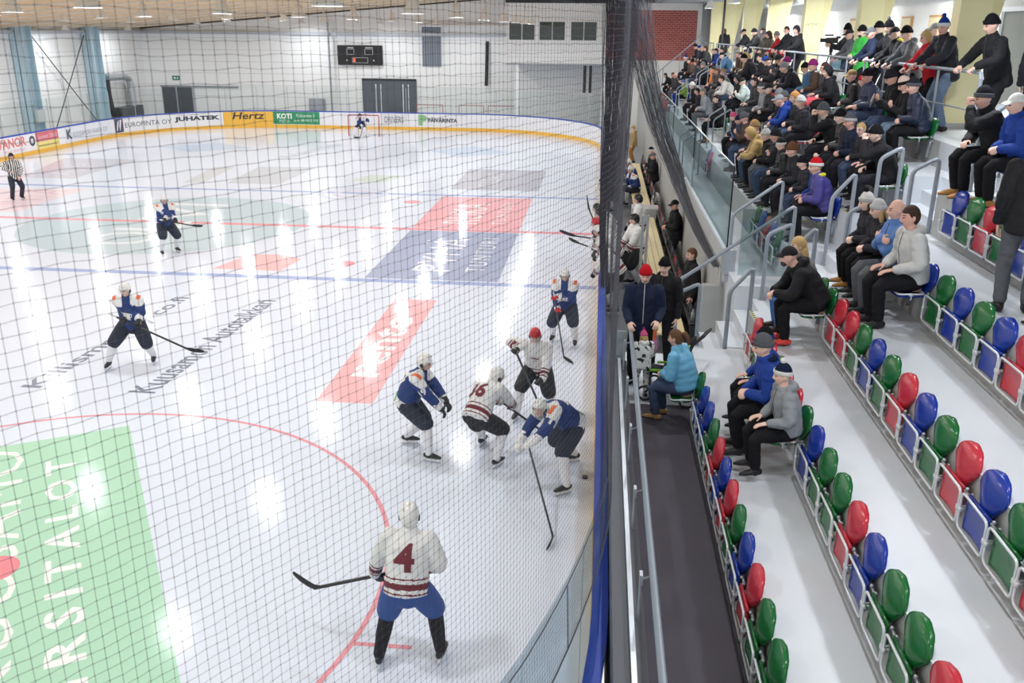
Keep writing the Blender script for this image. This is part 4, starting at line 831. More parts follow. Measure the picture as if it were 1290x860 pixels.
# ---------------------------------------------------------------- tip-up seats
seat_m = mat('seat_plastic', rough=0.22, obcol=True, spec=0.5, vary=.04, vscale=5)
frame_m = mat('white_tube', '#d8dce0', .3, .2)
def seatmeshes():
    # local: +y towards the front, origin on the floor below the front frame
    def rr(x, z0, z1, y, r=.045):
        P = []
        for cx, cz, a0 in ((x - r, z0 + r, -90), (x - r, z1 - r, 0), (-x + r, z1 - r, 90), (-x + r, z0 + r, 180)):
            for a in (0, 30, 60, 90): t = math.radians(a0 + a); P.append((cx + r * math.cos(t), y, cz + r * math.sin(t)))
        return P
    f = MB(); f.tube(rr(.232, .165, .452, 0), .0105, 8, closed=True, ref=(0, 1, 0))
    for s in (-1, 1): f.tube([(s * .232, 0, .31), (s * .232, -.07, .31)], .008, 6); f.box(s * .232 - .014, s * .232 + .014, -.02, .012, .285, .325)
    def plate(fn, nu=10, nv=10, th=.022):
        vs = [fn(u, v, 0) for v in np.linspace(0, 1, nv + 1) for u in np.linspace(-1, 1, nu + 1)] + [fn(u, v, th) for v in np.linspace(0, 1, nv + 1) for u in np.linspace(-1, 1, nu + 1)]
        n = (nu + 1) * (nv + 1); fs = []
        for i in range(nv):
            for j in range(nu):
                a = i * (nu + 1) + j; q = (a, a + 1, a + nu + 2, a + nu + 1); fs.append(q[::-1]); fs.append(tuple(n + t for t in q))
        bd = [j for j in range(nu + 1)] + [i * (nu + 1) + nu for i in range(1, nv + 1)] + [nv * (nu + 1) + j for j in range(nu - 1, -1, -1)] + [i * (nu + 1) for i in range(nv - 1, 0, -1)]
        for i in range(len(bd)): a, b = bd[i], bd[(i + 1) % len(bd)]; fs.append((a, b, n + b, n + a))
        mb = MB(); mb.add(vs, fs); return mb
    p = plate(lambda u, v, t: (u * .195 * (1 - .12 * abs(2 * v - 1) ** 4), -.028 + .012 * u * u - t - .012 * math.sin(math.pi * v), .175 + .265 * v), th=.026)
    p.tube([(-.19, -.04, .445), (.19, -.04, .445)], .014, 8)
    def bk(u, v, t):
        w = .212 * min(1.0, .36 + 1.3 * v) * (max(.0, 1 - ((v - .55) / .452) ** 2.4) ** .5 if v > .55 else 1)
        d = .052 * math.sin(math.pi * min(1, max(0, .1 + .9 * v))) ** .6
        y = -.075 - .05 * v + (1 if t == 0 else -.35) * (d * .75) * (1 - u * u) - (0 if t == 0 else .03) - .02 * max(0, v - .8) / .2
        return (u * w, y, .395 + .335 * v)
    b = plate(bk, 14, 16, .03)
    g = MB(); g.box(-.03, .03, -.16, -.085, .1, .42); g.box(-.2, .2, -.1, -.075, .36, .385)
    for s in (-1, 1): g.ball((s * .2, -.06, .44), .016, n=8, k=6)
    return f.mesh('frame', [frame_m]), p.mesh('seat_pan', [seat_m]), b.mesh('backrest', [seat_m]), g.mesh('bracket', [M_steel])
SF, SP, SB, SG = seatmeshes()
SCOL = {'g': (hexc('#176632'), 'green'), 'b': (hexc('#173799'), 'blue'), 'r': (hexc('#bf3040'), 'red')}
DOWN = Matrix.Translation((0, 0, .44)) @ Matrix.Rotation(math.radians(88), 4, 'X') @ Matrix.Translation((0, 0, -.44))
def seat(n, y, c, label, group, down=False):
    r = empty('tip_up_seat', (FX(n), y, FZ(n)), math.pi / 2, label, 'seat', group)
    M = DOWN if down else None
    inst('frame', SF, r, M); inst('seat_pan', SP, r, M, SCOL[c][0]); inst('backrest', SB, r, None, SCOL[c][0]); inst('bracket', SG, r)
ORD = ('first', 'second', 'third', 'fourth', 'fifth', 'sixth', 'seventh', 'eighth', 'ninth', 'tenth', 'eleventh', 'twelfth', 'thirteenth', 'fourteenth', 'fifteenth', 'sixteenth')
ROWN = {1: 'lowest row', 2: 'second row', 3: 'third row', 4: 'fourth row', 5: 'fifth row', 6: 'top row'}
NEAR = {1: (-16.6, 'g', 'bbgrbrgbrggrb', 1), 2: (-16.0, 'rgr' + 'grr' + 'gbggrbggrb', 0), 3: (-16.0, 'gg' + 'rrgbgrbgrbgrbg', 0), 4: (-16.0, 'bgbb' + 'gbgbrgbr', 0), 5: (-16.0, 'bgrgb', 0), 6: (-15.6, 'gb', 0)}
OCC = {1: 0, 2: 5, 3: 1, 4: 3, 6: 1}     # seats folded down under people, counted from the stairs
seats_row = {1: 'g' + NEAR[1][2], 2: NEAR[2][1], 3: NEAR[3][1], 4: NEAR[4][1], 5: NEAR[5][1], 6: NEAR[6][1]}
def downs(n, k): return (n == 1 and k == 0) or (n == 2 and k in (3, 4, 5, 6)) or (n == 3 and k < 2) or (n == 4 and k < 4) or n == 6
for n in range(1, 7):
    cnt = {}
    for k, c in enumerate(seats_row[n]):
        y = {6: -15.65}.get(n, -16.0 if n > 1 else -16.6) - .5 * k
        if n == 2 and k == 3: y -= 0
        cnt[c] = cnt.get(c, 0) + 1
        seat(n, y, c, '%s%s seat, near stand %s, %s %s one from the stairs' % ('folded ' if not downs(n, k) else 'occupied ', SCOL[c][1], ROWN[n], ORD[cnt[c] - 1], SCOL[c][1]), 'near stand seats, %s' % ROWN[n], downs(n, k))
# ---------------------------------------------------------------- safety net
net_m = mat('net_string', '#45454d', .8)
def netmesh(Pf, us, vs, r, m=net_m):
    """strings of a square-mesh net; Pf(u, v) -> point"""
    P = np.array([[Pf(u, v) for v in vs] for u in us]); mb = MB()
    for line in list(P) + [P[:, j] for j in range(P.shape[1])]: mb.tube(line, r, 3)
    return mb
S_N0 = S_CORNER * .40; SN1 = s_of_y(-13.6)
def netP(s, z):
    p = onpath(s, .07 + .03 * max(0, (3.0 - z)) + .012 * math.sin(s * 1.9 + z * .7)); y = -20.7 + (s - S_CORNER)
    b = max(0.0, min(1.0, (y + 20.5) / 3.0)); sag = .03 * math.sin(z * 1.35 + s * .8) + .0035 * math.sin(s * 41.3 + z * 17.7) + .003 * math.sin(z * 53.1 + s * 23.0)
    return (p[0] + b * (.05 + .045 * math.sin(s * 4.2) * (.3 + .2 * (z - 2.3)) + .03 * max(0, z - 3.2)), p[1], z + sag * .6)
CELL = .0385
us = np.arange(S_N0, SN1, CELL); vs = np.arange(2.26, 6.95, CELL)
netr = empty('safety_net', (0, 0, 0), 0, 'dark square-mesh safety net hanging above the glass along the near corner', 'net')
netmesh(netP, us, vs, .0007).build('mesh', net_m, netr, smooth=False)
kn = MB()
for i, u in enumerate(us):
    if u > S_CORNER + .6: break
    for v in vs:
        p = netP(u, v); q = .0027; kn.add([(p[0] + q, p[1], p[2]), (p[0], p[1] + q, p[2]), (p[0] - q, p[1], p[2]), (p[0], p[1] - q, p[2]), (p[0], p[1], p[2] + q), (p[0], p[1], p[2] - q)], [(0, 1, 4), (1, 2, 4), (2, 3, 4), (3, 0, 4), (1, 0, 5), (2, 1, 5), (3, 2, 5), (0, 3, 5)])
tag(kn.build('knots', net_m, netr), kind='stuff')
for z in (2.26, 2.73):
    mb = MB(); mb.tube([netP(u, z) for u in us[::3]], .0055 if z < 2.5 else .0035, 6); mb.build('edge_rope', net_m, netr)
for u in (S_CORNER - 2.15, S_CORNER + 1.1): mb = MB(); mb.tube([netP(u, 2.73), netP(u, 2.5), netP(u, 2.26)], .004, 5); mb.build('edge_rope', net_m, netr)
# gathered nets by the players' benches: folded bundles of net
def bundle(name, pts, wid, label, folds=7, seed=1, n=46):
    rr = random.Random(seed); P = np.array(pts, float); t = np.linspace(0, 1, len(P)); q = np.linspace(0, 1, n); Q = np.stack([np.interp(q, t, P[:, i]) for i in range(3)], 1); wd = np.interp(q, t, wid); mb = MB()
    for k in range(9): Q[1:-1] = (Q[:-2] + 2 * Q[1:-1] + Q[2:]) / 4
    for f in range(folds * 11):
        a = rr.uniform(-1, 1); b = rr.uniform(-1, 1); ph = rr.uniform(0, 6.28); fr = rr.uniform(.5, 1.5)
        mb.tube([Q[i] + A((wd[i] * (a + .25 * math.sin(ph + q[i] * 7 * fr)), wd[i] * .6 * b, .0)) for i in range(n)], .0055, 3)
    for i in range(0, n * 2):           # cross strings
        i = i / 2; j_ = int(i); Qi = Q[j_] if i == j_ or j_ + 1 >= n else (Q[j_] + Q[j_ + 1]) / 2; wi = wd[j_]
        mb.tube([Qi + A((wi * x, wi * .5 * math.sin(x * 9 + i), .04 * math.cos(x * 11 + i))) for x in np.linspace(-1, 1, 11)], .003, 3)
    return tag(mb.build(name, net_m), label, 'net')
bundle('gathered_net', [(.12, -9.5, 8.3), (.10, -9.6, 6.0), (.06, -9.8, 4.0), (.03, -10.2, 2.4), (.1, -10.4, 1.2)], [.28, .2, .12, .08, .06], 'dark net gathered in a hanging bundle above the players\' bench boards', 8, 3)
bundle('gathered_net', [(.32, -2.0, 8.3), (.4, -2.0, 6.0), (.42, -2.2, 3.5), (.36, -2.5, 1.5)], [.42, .34, .22, .16], 'second dark hanging bundle of net, beyond the first one', 8, 5)
bundle('draped_net', [(.55, 0.5, 8.3), (.8, .2, 6.6), (1.15, -.3, 4.9), (1.55, -1.2, 3.5), (1.82, -3.2, 2.75), (1.93, -6.5, 2.35), (1.96, -10.0, 2.2), (1.98, -12.4, 2.2)], [.5, .38, .32, .28, .2, .14, .1, .06], 'dark net pulled back like a curtain towards the glass of the far stand', 10, 9, 70)
# ---------------------------------------------------------------- goal
gl_ = empty('hockey_goal', (-RW / 2, 25.2, 0), 0, 'hockey goal with red posts and white net at the far end', 'goal')
M_red = mat('red_paint', '#b02a35', .35)
mb = MB(); mb.tube([(-.915, 0, 0), (-.915, 0, 1.2), (-.89, 0, 1.22), (.89, 0, 1.22), (.915, 0, 1.2), (.915, 0, 0)], .03, 10); mb.build('goal_frame', M_red, gl_)
mb = MB(); mb.tube([(-.915, 0, .02), (-1.1, .6, .02), (-.6, 1.05, .02), (.6, 1.05, .02), (1.1, .6, .02), (.915, 0, .02)], .02, 8); mb.tube([(-.9, .02, 1.2), (-.7, .5, 1.18), (.7, .5, 1.18), (.9, .02, 1.2)], .015, 8); mb.build('back_frame', mat('white_goal_frame', '#dcdce0', .4), gl_)
def gnet(u, v):
    a = -1 + 2 * u; bx = 1.1 * a; by = .6 + .45 * (1 - abs(a) ** 3) if abs(a) < .999 else .6; tx = .75 * a; return (bx + (tx - bx) * v, by + (.5 - by) * v, .03 + 1.14 * v)
netmesh(gnet, np.linspace(0, 1, 30), np.linspace(0, 1, 18), .004, None).build('goal_net', mat('white_cord', '#e6e6ea', .7), gl_, smooth=False)
mb = MB(); mb.lathe([(.001, 0), (.038, 0), (.038, .0254), (.001, .0254)], 20, (-.13, -16.22, .004)); tag(mb.build('puck', M_black), 'black puck lying on the ice beside the boards', 'puck')
# ---------------------------------------------------------------- players' bench area
mb = MB(); mb.box(.13, 2.0, -13.2, 12.0, -.02, .32); tag(mb.build('floor_bench', mat('grey_bench_floor', '#74777d', .7)), kind='structure')
for i, (y0, y1, lb) in enumerate(((-11.9, -1.0, 'long pale wooden players\' bench behind the white jerseys'), (.2, 10.5, 'pale wooden bench of the blue players, beyond the grey block'))):
    r = empty('team_bench', (1.32, (y0 + y1) / 2, .32), 0, lb, 'bench'); L = (y1 - y0) / 2
    for j in range(4): mb = MB(); mb.box(-.27 + j * .138, -.142 + j * .138, -L, L, .42, .46); mb.build('plank', M_wood, r)
    for y in np.linspace(-L + .4, L - .4, 5): mb = MB(); mb.box(-.24, -.18, y - .03, y + .03, 0, .42); mb.box(.18, .24, y - .03, y + .03, 0, .42); mb.box(-.24, .24, y - .03, y + .03, .37, .42); mb.build('leg', M_steel, r)
    q = empty('bottle_rack', (1.72, (y0 + y1) / 2, .32), 0, 'dark drink bottle rack behind the ' + ('near' if i == 0 else 'far') + ' players\' bench', 'rack')
    mb = MB(); mb.box(-.07, .07, -L, L, .3, .34); mb.box(-.07, .07, -L, L, .62, .65); mb.box(.06, .08, -L, L, .34, .62); mb.build('shelf', M_dark, q)
    for y in np.linspace(-L + .02, L - .02, 8): mb = MB(); mb.box(-.06, .06, y - .02, y + .02, 0, .64); mb.build('support', M_dark, q)
    bt = MB(); bt.lathe([(.001, 0), (.036, 0), (.036, .15), (.028, .17), (.018, .18), (.018, .2), (.008, .23), (.001, .23)], 12); bm = bt.mesh('drink_bottle', [mat('bottle_plastic', rough=.4, obcol=True)])
    for k in range(int(L * 2 / .3)):
        o = tag(inst('drink_bottle', bm, None, Matrix.Translation((1.72, y0 + .2 + k * .3, .97)), hexc(('#8d9197', '#23262c', '#33373e', '#2b2e35', '#9c3038', '#2b2e35', '#565b63')[(k * 5 + k // 3) % 7])), 'drink bottle standing in the rack behind the ' + ('near' if i == 0 else 'far') + ' players\' bench', 'bottle', 'bottles in the ' + ('near' if i == 0 else 'far') + ' bench rack')
mb = MB(); mb.box(.95, 1.75, -.75, -.05, .32, .98); tag(mb.build('divider_block', mat('light_grey_block', '#b9bdc2', .6)), 'light grey block between the two team benches', 'block')
for x, lb in ((.88, 'grey steel upright beside the near end of the wooden bench, rink side'), (.98, 'grey steel upright beside the near end of the wooden bench, bench side')): mb = MB(); mb.box(x - .03, x + .03, -8.6, -8.54, .32, 2.3); tag(mb.build('steel_upright', M_steel), lb, 'post')
for s_, lb in ((2, 'grey rubbish bag leaning on the stand wall beyond the coaches'),):
    mb = MB(); mb.ball((1.79, 1.3, .72), .17, .3, .42, n=18, k=12, fn=lambda p: p * (1 + .08 * math.sin(9 * p[2] * 6) * math.cos(p[0] * 30 + p[1] * 20))); tag(mb.build('rubbish_bag', mat('speckled_bag', '#b9b7b3', .7, vary=.5, vscale=30), smooth=True), lb, 'bag')
# concourse things: camera on tripod, white board box
r = empty('tripod', (5.85, -2.25, CZ), 0, 'black tripod carrying the video camera on the concourse', 'tripod')
for a in (.5, 2.6, 4.7): mb = MB(); mb.tube([(0, 0, 1.15), (.33 * math.cos(a), .33 * math.sin(a), 0)], .018, 8); mb.build('leg', M_black, r)
mb = MB(); mb.lathe([(.001, 1.1), (.05, 1.1), (.05, 1.3), (.07, 1.32), (.001, 1.33)], 14); mb.build('head', M_black, r)
r = empty('video_camera', (5.85, -2.25, CZ + 1.33), 0, 'black video camera on the tripod in front of the cameraman', 'camera')
mb = MB(); mb.box(-.16, .14, -.06, .06, 0, .14); mb.build('body', M_black, r); mb = MB(); mb.tube([(-.3, 0, .07), (-.16, 0, .07)], .05, 14); mb.build('lens', M_black, r); mb = MB(); mb.tube([(-.2, 0, .2), (.02, 0, .2)], .02, 10); mb.build('microphone', M_black, r); mb = MB(); mb.box(.1, .2, -.03, .03, .12, .17); mb.build('viewfinder', M_black, r)
r = empty('display_board', (5.75, -3.2, CZ), 0, 'white table front with a pale blue picture behind the concourse railing', 'board'); mb = MB(); mb.box(-.1, .1, -.9, .9, 0, .68); mb.build('panel', M_white, r); mb = MB(); mb.box(-.12, .1, -.9, .9, .68, .72); mb.build('table_top', M_dark, r); mb = MB(); mb.box(-.05, -.03, -.75, .25, .74, 1.02); mb.build('picture', mat('pale_blue_print', '#8fc3de', .5, vary=.3, vscale=12), r)
mb = MB(); mb.tube([(5.45, 17.6, CZ), (5.45, 17.45, 7.6)], .05, 8); tag(mb.build('net_rope', M_black), 'black tied-up net hanging beside the far pillars', 'rope')
# push-chair
r = empty('push_chair', (1.02, -15.75, 1.08), 1.2, 'black push-chair with green trim between the toddler and the woman', 'push-chair')
M_lime = mat('lime_trim', '#8fd13c', .5)
for s in (-1, 1):
    mb = MB(); mb.tube([(s * .22, .3, .12), (s * .2, 0, .5), (s * .2, -.38, .98)], .014, 8); mb.tube([(s * .22, -.3, .12), (s * .2, .1, .55)], .014, 8); mb.build('frame_tube', M_black, r)
    for y in (.3, -.3): mb = MB(); mb.tube([(s * .24 + .09 * 0, y + .1 * math.cos(a), .115 + .1 * math.sin(a)) for a in np.linspace(0, 2 * math.pi, 18, endpoint=False)], .016, 8, closed=True, ref=(1, 0, 0)); mb.build('wheel', M_black, r)
mb = MB(); mb.tube([(-.2, -.38, .98), (-.18, -.46, 1.06), (.18, -.46, 1.06), (.2, -.38, .98)], .018, 8); mb.build('handle', M_black, r)
mb = MB(); mb.tube([(0, .25, .42), (0, .0, .4), (0, -.12, .5), (0, -.25, .85)], [.16, .17, .17, .15], 14, r2=[.03, .04, .05, .04], ref=(1, 0, 0), round_caps=True); mb.build('seat_cushion', mat('black_fabric', '#1b1c20', .8), r, smooth=True)
for s in (-1, 1): mb = MB(); mb.tube([(s * .175, .26, .45), (s * .185, -.06, .5), (s * .165, -.27, .9)], .018, 8); mb.build('trim', M_lime, r, smooth=True)
# ---------------------------------------------------------------- hockey players
jw_m = mat('white_jersey', '#dcdcdc', .75, bump=.3, bscale=14, vary=.04); jm_m = mat('maroon_stripe', '#6e2431', .75, bump=.3, bscale=14); jb_m = mat('blue_jersey', '#17356f', .7, bump=.3, bscale=14, vary=.06)
pant_k = mat('black_pants', '#1b1d22', .7, bump=.3, bscale=10); pant_n = mat('navy_pants', '#20283a', .7, bump=.3, bscale=10); pant_b = mat('blue_pants', '#244a8e', .7, bump=.3, bscale=10, vary=.1)
sock_w = mat('white_sock', '#dedfe2', .85, bump=.4, bscale=60); sock_k = mat('black_sock', '#1c1b20', .85, bump=.4, bscale=60); sk_m = mat('skate_black', '#1d1f22', .35); skd_m = mat('skate_trim', '#b8a057', .4); blade_m = mat('skate_blade', '#c9cdd2', .25, .6); hold_m = mat('blade_holder', '#e6e6e8', .4)
hel_m = mat('helmet_plastic', rough=.25, obcol=True); vis_m = glass_mat('visor_glass', '#eef2f2'); glo_m = mat('glove_leather', rough=.55, obcol=True, bump=.2, bscale=30); glt_m = mat('glove_trim', '#d9d9da', .6)
strip_w = mat('referee_white', '#e2e2e2', .8); strip_k = mat('referee_black', '#1a1a1d', .8)
def subdiv(V, F, mx):
    tri = []
    for f in F:
        for i in range(1, len(f) - 1): tri.append((V[f[0]], V[f[i]], V[f[i + 1]]))
    out = []; st = tri
    while st:
        a, b, c = st.pop(); l = [np.linalg.norm(a - b), np.linalg.norm(b - c), np.linalg.norm(c - a)]; k = int(np.argmax(l))
        if l[k] < mx: out.append((a, b, c)); continue
        p = [a, b, c]; q = (p[k] + p[(k + 1) % 3]) / 2; r_ = p[(k + 2) % 3]; st.append((p[k], q, r_)); st.append((q, p[(k + 1) % 3], r_))
    vs = [tuple(p) for t in out for p in t]; return vs, [(3 * i, 3 * i + 1, 3 * i + 2) for i in range(len(out))]
def project(me, txt, o, right, up, out, w, h, m, parent, name='jersey_number', off=.004, **k):
    V, F = fit_text(txt, w, h, **k); V = V - A((w / 2, h / 2, 0)); vs, fs = subdiv(V, F, .03)
    bvh = BVHTree.FromPolygons([tuple(p) for p in verts(me)], [tuple(p.vertices) for p in me.polygons]); P = []
    for x, y, _ in vs:
        s = A(o) + A(right) * x + A(up) * y + A(out) * .5; hit = bvh.ray_cast(Vector(s), Vector(-A(out)), 1.0)
        P.append(np.array(hit[0]) + A(out) * off if hit[0] is not None else A(o) + A(right) * x + A(up) * y + A(out) * .1)
    mb = MB(); mb.add(P, fs); return mb.build(name, m, parent)
def helmet_meshes():
    ch = lambda y: .042 if y > .62 else (.042 - (.62 - y) * .17 if y > -.1 else -.08)
    mb = dome(.096, .116, .128, ch, n=32, k=14, c=(0, -.008, .008))
    for x in (-.045, 0, .045): mb.tube([(x, .075, .1), (x, .02, .134 - abs(x) * .25), (x, -.05, .128 - abs(x) * .25), (x, -.1, .07)], .012, 6, r2=.006)
    h = mb.mesh('helmet', [hel_m])
    v = MB(); vs = []
    for z in (.055, .03, .0, -.03):
        for a in np.linspace(.08 * math.pi, .92 * math.pi, 15): vs.append((.097 * math.cos(a), .005 + .122 * math.sin(a) + (.055 - z) * .12, z))
    v.add(vs, [(i * 15 + j, i * 15 + j + 1, (i + 1) * 15 + j + 1, (i + 1) * 15 + j) for i in range(3) for j in range(14)])
    s = MB()
    for q in (-1, 1): s.tube([(q * .088, .0, -.03), (q * .07, .035, -.09), (0, .06, -.125)], .006, 5, r2=.003)
    e = MB()
    e.ball((.092, -.005, -.02), .012, .03, .035, n=10, k=6)
    vt = MB(); vt.box(-.008, .008, .055, .085, .122, .13)
    c = MB()
    for z in (-.02, -.045, -.07, -.095): c.tube([(.09 * math.cos(a), .02 + .115 * math.sin(a) - max(0, -z - .06) * .5, z) for a in np.linspace(.05 * math.pi, .95 * math.pi, 11)], .004, 5)
    for a in np.linspace(.12 * math.pi, .88 * math.pi, 8): c.tube([(.09 * math.cos(a), .02 + .117 * math.sin(a), z) for z in (.03, -.04, -.1)], .004, 5)
    return h, v.mesh('visor', [vis_m]), s.mesh('chin_strap', [M_black]), e.mesh('ear_guard', [M_dark]), c.mesh('face_cage', [M_steel])
HEL, VIS, STRAP, EARG, CAGE = helmet_meshes()
def stick(B, E, toe, label, tape='#17181b', M=None, shaftcol='#1d1e22'):
    B, E, toe = A(B, float), A(E, float), A(toe, float); r = empty('hockey_stick', tuple(E), 0, label, 'hockey stick'); d = nrm(E - B); L = np.linalg.norm(E - B); B = B - E; toe = toe - E
    mb = MB(); mb.bar(B, A((0, 0, 0)) - d * .0, .021, .03, ref=(0, 0, 1)); mb.build('shaft', mat('stick_' + shaftcol, shaftcol, .35), r)
    mb = MB(); mb.tube([B, B - d * -.14], .018, 8, round_caps=True); mb.build('grip_tape', mat('white_tape', '#d6d6d6', .8), r)
    t = nrm(toe); side = nrm(np.cross(t, (0, 0, 1.0))); mb = MB(); P = [A((0, 0, 0)) - d * .07, A((0, 0, .01)), toe * .35 + side * .006, toe * .7 + side * .016, toe + side * .032]
    mb.tube(P, [.02, .034, .038, .038, .026], 8, r2=[.011, .008, .006, .006, .005], ref=(0, 0, 1), round_caps=True); mb.build('blade', mat('blade_' + tape, tape, .6), r, smooth=True); return r
def player(loc, rz, J, hk, team, label, number=None, helmet='W', pants=None, gloves='K', sock=None, skate_trim=None, visor=True, stickdef=None, stick_label=None, sleeve_no=None, front=None, cage=False, group=None, goalie=False, legs=True, back_patch=True):
    r = empty('person', loc, rz, label, 'person', group); HMx = headmat(J, 1.0)
    inst('body', body_mesh(J, 'body', hk), r, col=rnd.choice(SKIN))
    H, Cc, N, up, sr, sf = J['H'], J['C'], J['N'], J['up'], J['sr'], J['sf']
    if team == 'white': mats = [jw_m, jm_m]
    elif team == 'blue': mats = [jb_m, jw_m, mat('green_patch', '#6faf6a', .7)]
    else: mats = [strip_w, strip_k]
    me = jacket_mesh(J, 'jersey', 'plain', mats, 1.0 if team == 'ref' else (1.22 if goalie else 1.1), .1 if team == 'ref' else .055, .0125)
    c = centers(me); idx = np.zeros(len(c), int); t = (c - H) @ up; lat = (c - H) @ sr; fr = (c - H) @ sf
    darm = np.full(len(c), 9.0); ua = np.zeros(len(c))
    for k in 'LR':
        for (p, q, u0, u1) in ((J['sh' + k], J['el' + k], 0, .5), (J['el' + k], J['wr' + k], .5, 1)):
            d = q - p; tt = np.clip(((c - p) @ d) / (d @ d), 0, 1); ds = np.linalg.norm(c - p - tt[:, None] * d, axis=1); m_ = ds < darm; darm[m_] = ds[m_]; ua[m_] = (u0 + (u1 - u0) * tt)[m_]
    arm = (ua > .3) & (darm < .105)
    if team == 'white':
        for a, b in ((-.05, -.034), (.0, .06), (.095, .11)): idx[~arm & (t > a) & (t < b)] = 1
        for a, b in ((.66, .70), (.74, .85), (.88, .91)): idx[arm & (ua > a) & (ua < b)] = 1
    elif team == 'blue':
        idx[(t > .42) & (np.abs(lat) > .07) & (ua < .3)] = 1; idx[~arm & (np.abs(lat) > .13) & (t < .05)] = 1; idx[arm & (ua > .86)] = 1
        idx[~arm & (t < .06) & (t > -.07) & (fr < -.05) & (np.abs(lat) < .11)] = 2 if back_patch else 0
    else: idx[(np.floor(lat / .035).astype(int) % 2 == 0) & ~arm] = 1; idx[arm & (np.floor(ua * 18).astype(int) % 2 == 0)] = 1
    setmat(me, idx); jo = inst('jersey', me, r)
    nm = jm_m if team == 'white' else jw_m
    if number:
        w = .2 if len(number) == 1 else .31
        project(me, number, H + up * .31, sr, up, -sf, w, .27, nm, jo, bold=.035)
        if sleeve_no:
            for k, s in (('L', -1), ('R', 1)):
                a, b = J['sh' + k], J['el' + k]; dd = nrm(b - a); o_ = nrm(sr * s - np.dot(sr * s, dd) * dd); project(me, sleeve_no, a + dd * .2, np.cross(o_, dd) * -1 if False else np.cross(-dd, o_), -dd, o_, .12, .1, nm, jo, 'sleeve_number', bold=.03)
    if front: project(me, front, H + up * .3, -sr, up, sf, .13 if front == '*' else .2, .13 if front == '*' else .07, nm, jo, 'chest_lettering', bold=.03)
    if team == 'blue':
        for k, s in (('L', -1), ('R', 1)):
            dd = nrm(-up * .3 + sr * s); mb = None
            project(me, '__', J['sh' + k] - up * .0 + sr * s * .0, sf * -s, nrm(sr * s), nrm(up + sr * s * .3), .14, .07, mat('orange_patch', '#d9683c', .7), jo, 'shoulder_patch', bold=.12)
    pm = {'K': pant_k, 'N': pant_n, 'B': pant_b}[pants or ('K' if team == 'white' else 'N')]
    mb = MB(); mb.tube([H - A((0, 0, .1)), H, H + (Cc - H) * .3], [.15, .19, .175], 18, r2=[.135, .16, .145], ref=J['hr'], round_caps=True)
    for k in 'LR':
        a, b = J['hip' + k], J['kn' + k]; q = 1.0 if team != 'ref' else .78
        mb.tube([a, a + (b - a) * .3, a + (b - a) * .65, a + (b - a) * .97], A([.135, .138, .132, .12]) * q, 16, round_caps=True)
        if team == 'ref': limb(mb, a, b, J['an' + k], [.1, .095, .085, .08, .075, .075])
    inst('pants', remesh(mb, .0135, 3, 'pants', [pm]), r)
    sm = {'W': sock_w, 'K': sock_k}[sock or 'W']
    for k in 'LR':
        a, b, e = J['hip' + k], J['kn' + k], J['an' + k]
        if team != 'ref' and not goalie:
            mb = MB(); f = nrm(b - a); mb.tube([a + (b - a) * .8, b, b + (e - b) * .18, b + (e - b) * .5, b + (e - b) * .8, e], [.085, .09, .082, .078, .066, .06], 14, round_caps=True); so = inst('sock', remesh(mb, .013, 3, 'sock', [sm]), r)
            mb = MB(); mb.tube([b + (e - b) * .03, b + (e - b) * .1], [.0925, .089] if sock == 'K' else [.091, .088], 16); mb.build('sock_band', hold_m if sock == 'K' else jm_m if team == 'white' else jb_m, so, smooth=True)
        me2 = boot_mesh(J, k, 'skate', .12, None); me2.materials.clear(); me2.materials.append(sk_m); me2.materials.append(skd_m if skate_trim else sk_m)
        so = inst('skate', me2, r); an = J['an' + k]; f = nrm(J['hf'] + J['hr'] * (.12 if k == 'R' else -.12)); z = A((0, 0, 1.0)); bz = an - z * .085
        mb = MB(); mb.bar(bz - f * .075 - z * .022, bz + f * .165 - z * .022, .014, .03, ref=z)
        for o_ in (-.045, .12): mb.bar(bz + f * o_ + z * .012, bz + f * o_ - z * .03, .02, .05, ref=f)
        hb = mb.build('blade_holder', hold_m, so); mb = MB(); mb.bar(bz - f * .085 - z * .052, bz + f * .175 - z * .052, .004, .03, ref=z); mb.build('blade', blade_m, hb)
        if goalie:
            kf = nrm(A(J['hf']) * 1.0); mb = MB(); mb.tube([b + (a - b) * .35 + kf * .06, b + kf * .09, b + (e - b) * .5 + kf * .09, e + kf * .1 - z * .08], .14, 12, r2=.055, ref=J['hr'], round_caps=True); inst('leg_pad', remesh(mb, .014, 2, 'leg_pad', [mat('pad_white', '#e4e4e6', .5)]), r)
    for k, s in (('L', -1), ('R', 1)):
        if team == 'ref': break
        h = hk.get(k, {}); d = h.get('d'); d = nrm(J['wr' + k] - J['el' + k]) if d is None else nrm(d); w_ = J['wr' + k]
        mb = MB(); hand(mb, w_ + d * .0, d, h.get('n', (0, -.2, -1)), s, h.get('curl', 1.1), 1.12, .0175); e_ = nrm(J['el' + k] - w_)
        mb.tube([w_ + d * .03, w_ + e_ * .03, w_ + e_ * .12], [.05, .058, .068], 14, round_caps=True); g = inst('glove', remesh(mb, .0085, 2, 'glove', [glo_m, glt_m]), r, col=cc(gloves))
        c = centers(g.data); uu = (c - w_) @ e_; setmat(g.data, ((uu > .075) & (uu < .1)).astype(int))
    ho = inst('helmet', HEL, r, HMx, cc(helmet)); inst('ear_guard', EARG, ho); inst('ear_guard', EARG, ho, Matrix.Translation((-.184, 0, 0))); inst('chin_strap', STRAP, ho)
    if cage: inst('face_cage', CAGE, ho)
    elif visor: inst('visor', VIS, ho)
    if not cage: inst('hair', HW['hair'], r, HMx @ Matrix.Scale(.97, 4), cc('D'))
